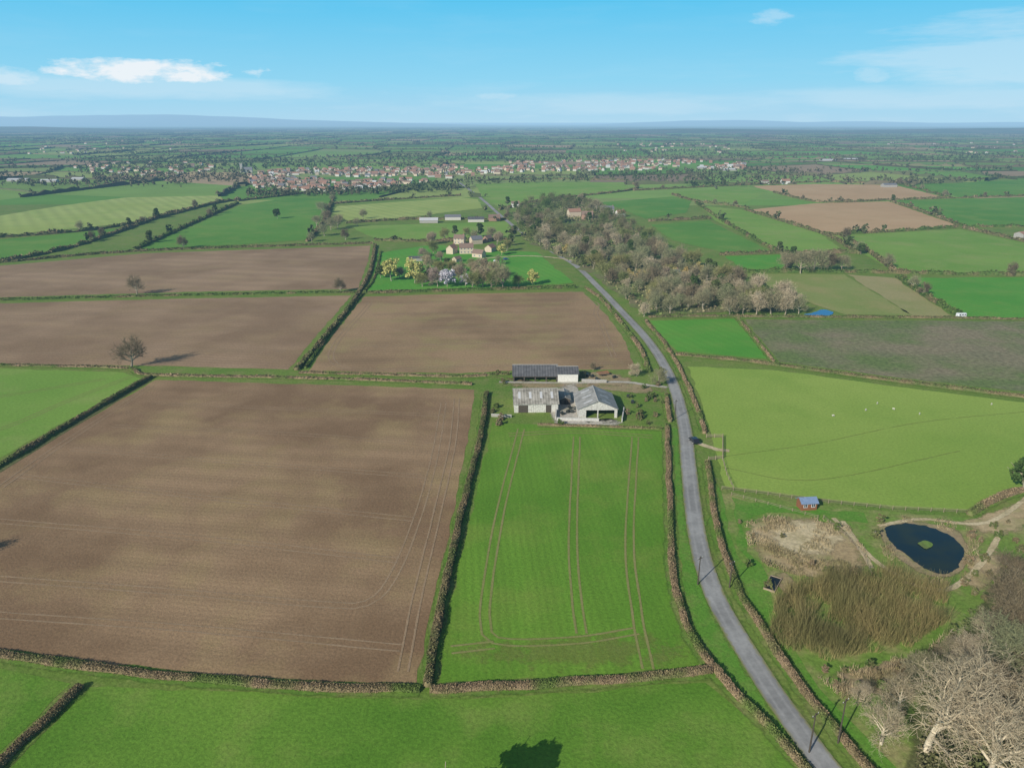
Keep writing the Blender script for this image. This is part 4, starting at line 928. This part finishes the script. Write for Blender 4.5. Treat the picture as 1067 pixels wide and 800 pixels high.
# ------------------------------------------------------------ far patchwork
def skip(px,py):
    if py>206 : return True
    for pl in HAND:
        if in_poly(px,py,pl): return True
    return False
def far():
    R4=random.Random(11); rows=[]; y=1000
    while y<14000: rows.append(y); y+=125+y*.042
    gx={}
    def vert(i,j):
        k=(i,j)
        if k not in gx:
            x=i*240; yy=rows[j]; r=random.Random(i*7919+j*104729)
            dy=(rows[min(j+1,len(rows)-1)]-rows[j-1 if j else 0])*.5
            gx[k]=(x+r.uniform(-60,60)+200*noise.noise(Vector((x/1100,yy/1100,0))), yy+dy*r.uniform(-.3,.3)+dy*1.2*noise.noise(Vector((x/700,yy/700,7))))
        return gx[k]
    V=[];Q=[];Cc=[]; HV=[];HQ=[];ho=0; TP=list(FT)
    greens=[(.11,.235,.035),(.14,.265,.045),(.17,.275,.055),(.25,.31,.085),(.085,.185,.03),(.15,.235,.047),(.21,.27,.08),(.12,.285,.042),(.19,.30,.065)]; browns=[(.29,.21,.13),(.23,.17,.11),(.37,.27,.16)]
    for j in range(len(rows)-1):
        im=int((rows[j]*.76+500)/240)+1
        for i in range(-im,im):
            a,b,c,d=vert(i,j),vert(i+1,j),vert(i+1,j+1),vert(i,j+1)
            col=R4.choice(greens) if R4.random()<.86 else R4.choice(browns)
            n=len(V); V+= [(p[0],p[1],0) for p in (a,b,c,d)]; Q.append((n,n+1,n+2,n+3)); Cc.append(col)
            for (p,q) in ((a,b),(a,d)):
                mx,my=(p[0]+q[0])/2,(p[1]+q[1])/2; px,py=proj(mx,my)
                if R4.random()<.12 or px<-60 or px>1130: continue
                tall=R4.random()<.42; L=math.hypot(q[0]-p[0],q[1]-p[1]); k=max(2,int(L/14)); tx,ty=(q[0]-p[0])/L,(q[1]-p[1])/L
                ok=[]
                for s in range(k+1):
                    x_,y_=p[0]+(q[0]-p[0])*s/k,p[1]+(q[1]-p[1])*s/k; ppx,ppy=proj(x_,y_)
                    ok.append(not skip(ppx,ppy) and not any(in_poly(ppx,ppy,v) for v in VIL))
                    h=(R4.uniform(1.2,3.4) if not tall else R4.uniform(2,7)); w_=1.7 if not tall else 3.0
                    HV+= [(x_-ty*w_,y_+tx*w_,0),(x_-ty*w_*.6,y_+tx*w_*.6,h),(x_+ty*w_*.6,y_-tx*w_*.6,h),(x_+ty*w_,y_-tx*w_,0)]
                    if ok[-1] and R4.random()<(.8 if tall else .16): TP.append((x_+R4.gauss(0,3),y_+R4.gauss(0,3)))
                for s in range(k):
                    if ok[s] and ok[s+1]:
                        o=ho+s*4
                        for m_ in range(3): HQ.append((o+m_,o+m_+4,o+m_+5,o+m_+1))
                ho+=4*(k+1)
    me=np_mesh('distant_fields',np.array(V,float),np.array(Q),ground_mat('patchwork',(.5,.5,.5),(1,1,1),(1,1,1),.01,.05,.5,0,.15,attr='fc'))
    at=me.color_attributes.new('fc','FLOAT_COLOR','CORNER'); at.data.foreach_set('color',np.repeat(np.array([c+(1,) for c in Cc],dtype=np.float32),4,axis=0).ravel())
    tag(mobj('distant_fields',me,loc=(0,0,.07)),kind='structure')
    tag(mobj('distant_hedges',np_mesh('distant_hedges',np.array(HV),np.array(HQ),M['far_veg'])),'network of dark hedges dividing the far fields up to the horizon','hedges',kind='stuff')
    for _ in range(165):
        y=1250*math.exp(R4.random()*2.3); x=R4.uniform(-.75,.75)*y; n=R4.randrange(25,75); sx=R4.uniform(30,150)*(1+y/6000); sy=R4.uniform(6,24)
        for k in range(n):
            X,Y=x+R4.gauss(0,sx),y+R4.gauss(0,sy); px,py=proj(X,Y)
            if not skip(px,py) and not (in_poly(px,py,VIL[0]) or in_poly(px,py,VIL[1])): TP.append((X,Y))
    for pl,n in (([(60,165),(255,160),(262,190),(110,195)],750),([(258,200),(330,200),(480,193),(480,200),(330,205),(258,206)],320),([(262,166),(480,160),(790,160),(800,167),(480,170),(262,178)],700),([(470,188),(640,180),(780,179),(900,186),(780,190),(640,189),(490,193)],380)):
        c_=0
        while c_<n:
            x=R4.uniform(min(p[0] for p in pl),max(p[0] for p in pl)); y=R4.uniform(min(p[1] for p in pl),max(p[1] for p in pl))
            if in_poly(x,y,pl): c_+=1; q=P(x,y); TP.append((q.x,q.y))
    nf=len(TP)
    for q in placed[:nv]:
        for _ in range(3 if q[0]<-100 else 2):
            if R4.random()<.85: TP.append((q[0]+R4.uniform(-14,14),q[1]+R4.uniform(-14,12)))
    TP=np.array(TP); print('far trees',len(TP))
    n=len(TP); hts=rng.uniform(4,10.5,n); hts[nf:]=rng.uniform(3,8,n-nf); k=13
    C=np.repeat(np.column_stack([TP,hts*.55]),k,axis=0); h_=np.repeat(hts,k)
    v=unit(rng.normal(size=(n*k,3)))*rng.uniform(.3,1,n*k)[:,None]; v[:,0:2]*=(h_*.42)[:,None]; v[:,2]*=h_*.45
    V,Q=cards(C+v,h_*.33); me=np_mesh('distant_trees',V,Q,M['far_veg'])
    tag(mobj('distant_trees',me),'thousands of far off trees along hedges and in copses below the horizon','trees',kind='stuff')
far()
def ridge(name,Rr,depth,data,base,seed):
    V=[]; xs_=np.arange(data[0][0],data[-1][0]+1,6)
    hs=np.interp(xs_,[d[0] for d in data],[d[1] for d in data])
    sec=[(-1,0),(-.55,.35),(-.25,.75),(0,1),(.4,.6),(1,0)]
    for s,f in sec:
        for x,h in zip(xs_,hs):
            y=Rr+s*depth; X=(x-533.5)/F*Rr*.945/cp
            hh=(base+h*Rr/F)*(1+.08*noise.noise(Vector((x*.03,seed,s))))*f
            V.append((X,y+depth*.15*noise.noise(Vector((x*.02,seed+5,0))),max(-1,hh)))
    m_=len(xs_); Q=[(a*m_+i,a*m_+i+1,(a+1)*m_+i+1,(a+1)*m_+i) for a in range(len(sec)-1) for i in range(m_-1)]
    tag(mobj(name,np_mesh(name,np.array(V),np.array(Q),M['far_veg'],True)),kind='structure')
ridge('hills',24000,3500,[(-80,4),(0,5.5),(60,5),(130,6.5),(200,7),(260,5),(330,2),(400,0),(460,-1.5),(520,-3)],CH,1)
ridge('hills',26000,3500,[(600,-3),(640,-1),(700,1.3),(760,1.8),(820,0),(880,.8),(950,-.8),(1020,0),(1150,.4)],CH,2)
ridge('low_hills',9000,900,[(-80,3),(0,4),(60,4.5),(110,3),(200,1),(300,0)],0,3)
ridge('low_hills',8000,800,[(560,0),(640,2),(700,3.5),(760,3),(850,1.5),(930,3),(1000,4),(1067,4.5),(1150,4)],0,4)
# ------------------------------------------------------------ world
SKS=.09
wd=bpy.data.worlds.new('World'); scene.world=wd; wd.use_nodes=True; nt=wd.node_tree; nt.nodes.clear()
SUN_EL=math.radians(28); sd=Vector((-.64,-.768,0)).normalized()
sky=nd(nt,'ShaderNodeTexSky'); sky.sky_type='NISHITA'; sky.sun_disc=False; sky.sun_elevation=SUN_EL; sky.sun_rotation=math.atan2(sd.x,sd.y)%(2*PI)
tc=nd(nt,'ShaderNodeTexCoord').outputs['Generated']
sx=nd(nt,'ShaderNodeSeparateXYZ',{0:tc}); X,Y,Z=sx.outputs
el=mth(nt,'ARCSINE',Z); az=mth(nt,'ARCTAN2',X,Y)
ramp=nt.nodes.new('ShaderNodeValToRGB'); nt.links.new(mth(nt,'DIVIDE',el,.16,clamp=True),ramp.inputs[0])
cr=ramp.color_ramp; cr.elements[0].color=(.44,.70,.88,1); cr.elements[1].color=(.065,.54,.88,1); cr.elements[1].position=1
e=cr.elements.new(.3); e.color=(.28,.67,.90,1)
g10=scl(nt,ramp.outputs[0],1/SKS)
fac=mapr(nt,el,.18,.5,.97,0)
col=mixc(nt,fac,sky.outputs[0],g10)
nv_=nd(nt,'ShaderNodeCombineXYZ',{0:mth(nt,'MULTIPLY',az,28),1:mth(nt,'MULTIPLY',el,75),2:0.0}).outputs[0]
cn=noi(nt,nv_,1.0,7,.6)
nv2=nd(nt,'ShaderNodeCombineXYZ',{0:mth(nt,'MULTIPLY',az,6),1:mth(nt,'MULTIPLY',el,40),2:3.0}).outputs[0]
cn2=noi(nt,nv2,1.0,6,.6)
def blob(px,py,w_,h_,inten,k,nz):
    u=(px-533.5)/F;v=(400-py)/F; d=Vector((u,cp+v*sp,-sp+v*cp)).normalized(); a=math.atan2(d.x,d.y); e_=math.asin(d.z)
    A_=mth(nt,'POWER',mth(nt,'ABSOLUTE',mth(nt,'DIVIDE',mth(nt,'SUBTRACT',az,a),w_/F)),2.0)
    B_=mth(nt,'POWER',mth(nt,'ABSOLUTE',mth(nt,'DIVIDE',mth(nt,'SUBTRACT',el,e_),h_/F)),2.0)
    q=mth(nt,'SUBTRACT',mth(nt,'SUBTRACT',1.0,A_),B_)
    q=mth(nt,'ADD',q,mth(nt,'MULTIPLY',mth(nt,'SUBTRACT',nz,.5),k))
    return mapr(nt,q,0,.9,0,inten)
tot=None
for b in [(150,74,85,11,.95,3.4,cn),(5,82,30,10,.5,3,cn),(160,92,170,12,.28,2.5,cn2),(1020,58,110,34,.30,4,cn2),(803,18,18,7,.28,4,cn),(912,78,16,7,.22,4,cn),(520,101,25,4,.25,3,cn),(660,108,200,12,.18,3,cn2),(970,100,160,12,.22,3,cn2)]:
    x_=blob(*b); tot=x_ if tot is None else mth(nt,'MAXIMUM',tot,x_)
band=mth(nt,'MULTIPLY',mapr(nt,cn2,.5,.75,0,.22),mapr(nt,el,.0,.06,1,.2)); tot=mth(nt,'MAXIMUM',tot,band)
col=mixc(nt,tot,col,tuple(x/SKS for x in (.86,.91,.95)))
bg=nd(nt,'ShaderNodeBackground',{'Color':col,'Strength':SKS}); out=nt.nodes.new('ShaderNodeOutputWorld'); nt.links.new(bg.outputs[0],out.inputs[0])
sl=bpy.data.lights.new('sun','SUN'); sl.energy=5.0; sl.angle=math.radians(.5); sl.color=(1,.95,.85); so=bpy.data.objects.new('sun',sl); COL.objects.link(so)
dirv=Vector((-sd.x*math.cos(SUN_EL),-sd.y*math.cos(SUN_EL),-math.sin(SUN_EL))); so.rotation_euler=dirv.to_track_quat('-Z','Y').to_euler(); so.location=(-200,-200,300)
cam=bpy.data.cameras.new('camera'); co=bpy.data.objects.new('camera',cam); COL.objects.link(co); co.location=(0,0,CH); co.rotation_euler=(PI/2-PIT,0,0)
cam.sensor_width=36; cam.lens=F/1067*36; cam.clip_start=1; cam.clip_end=250000; scene.camera=co
scene.view_settings.view_transform='Standard'; scene.view_settings.look='None'; scene.view_settings.exposure=0
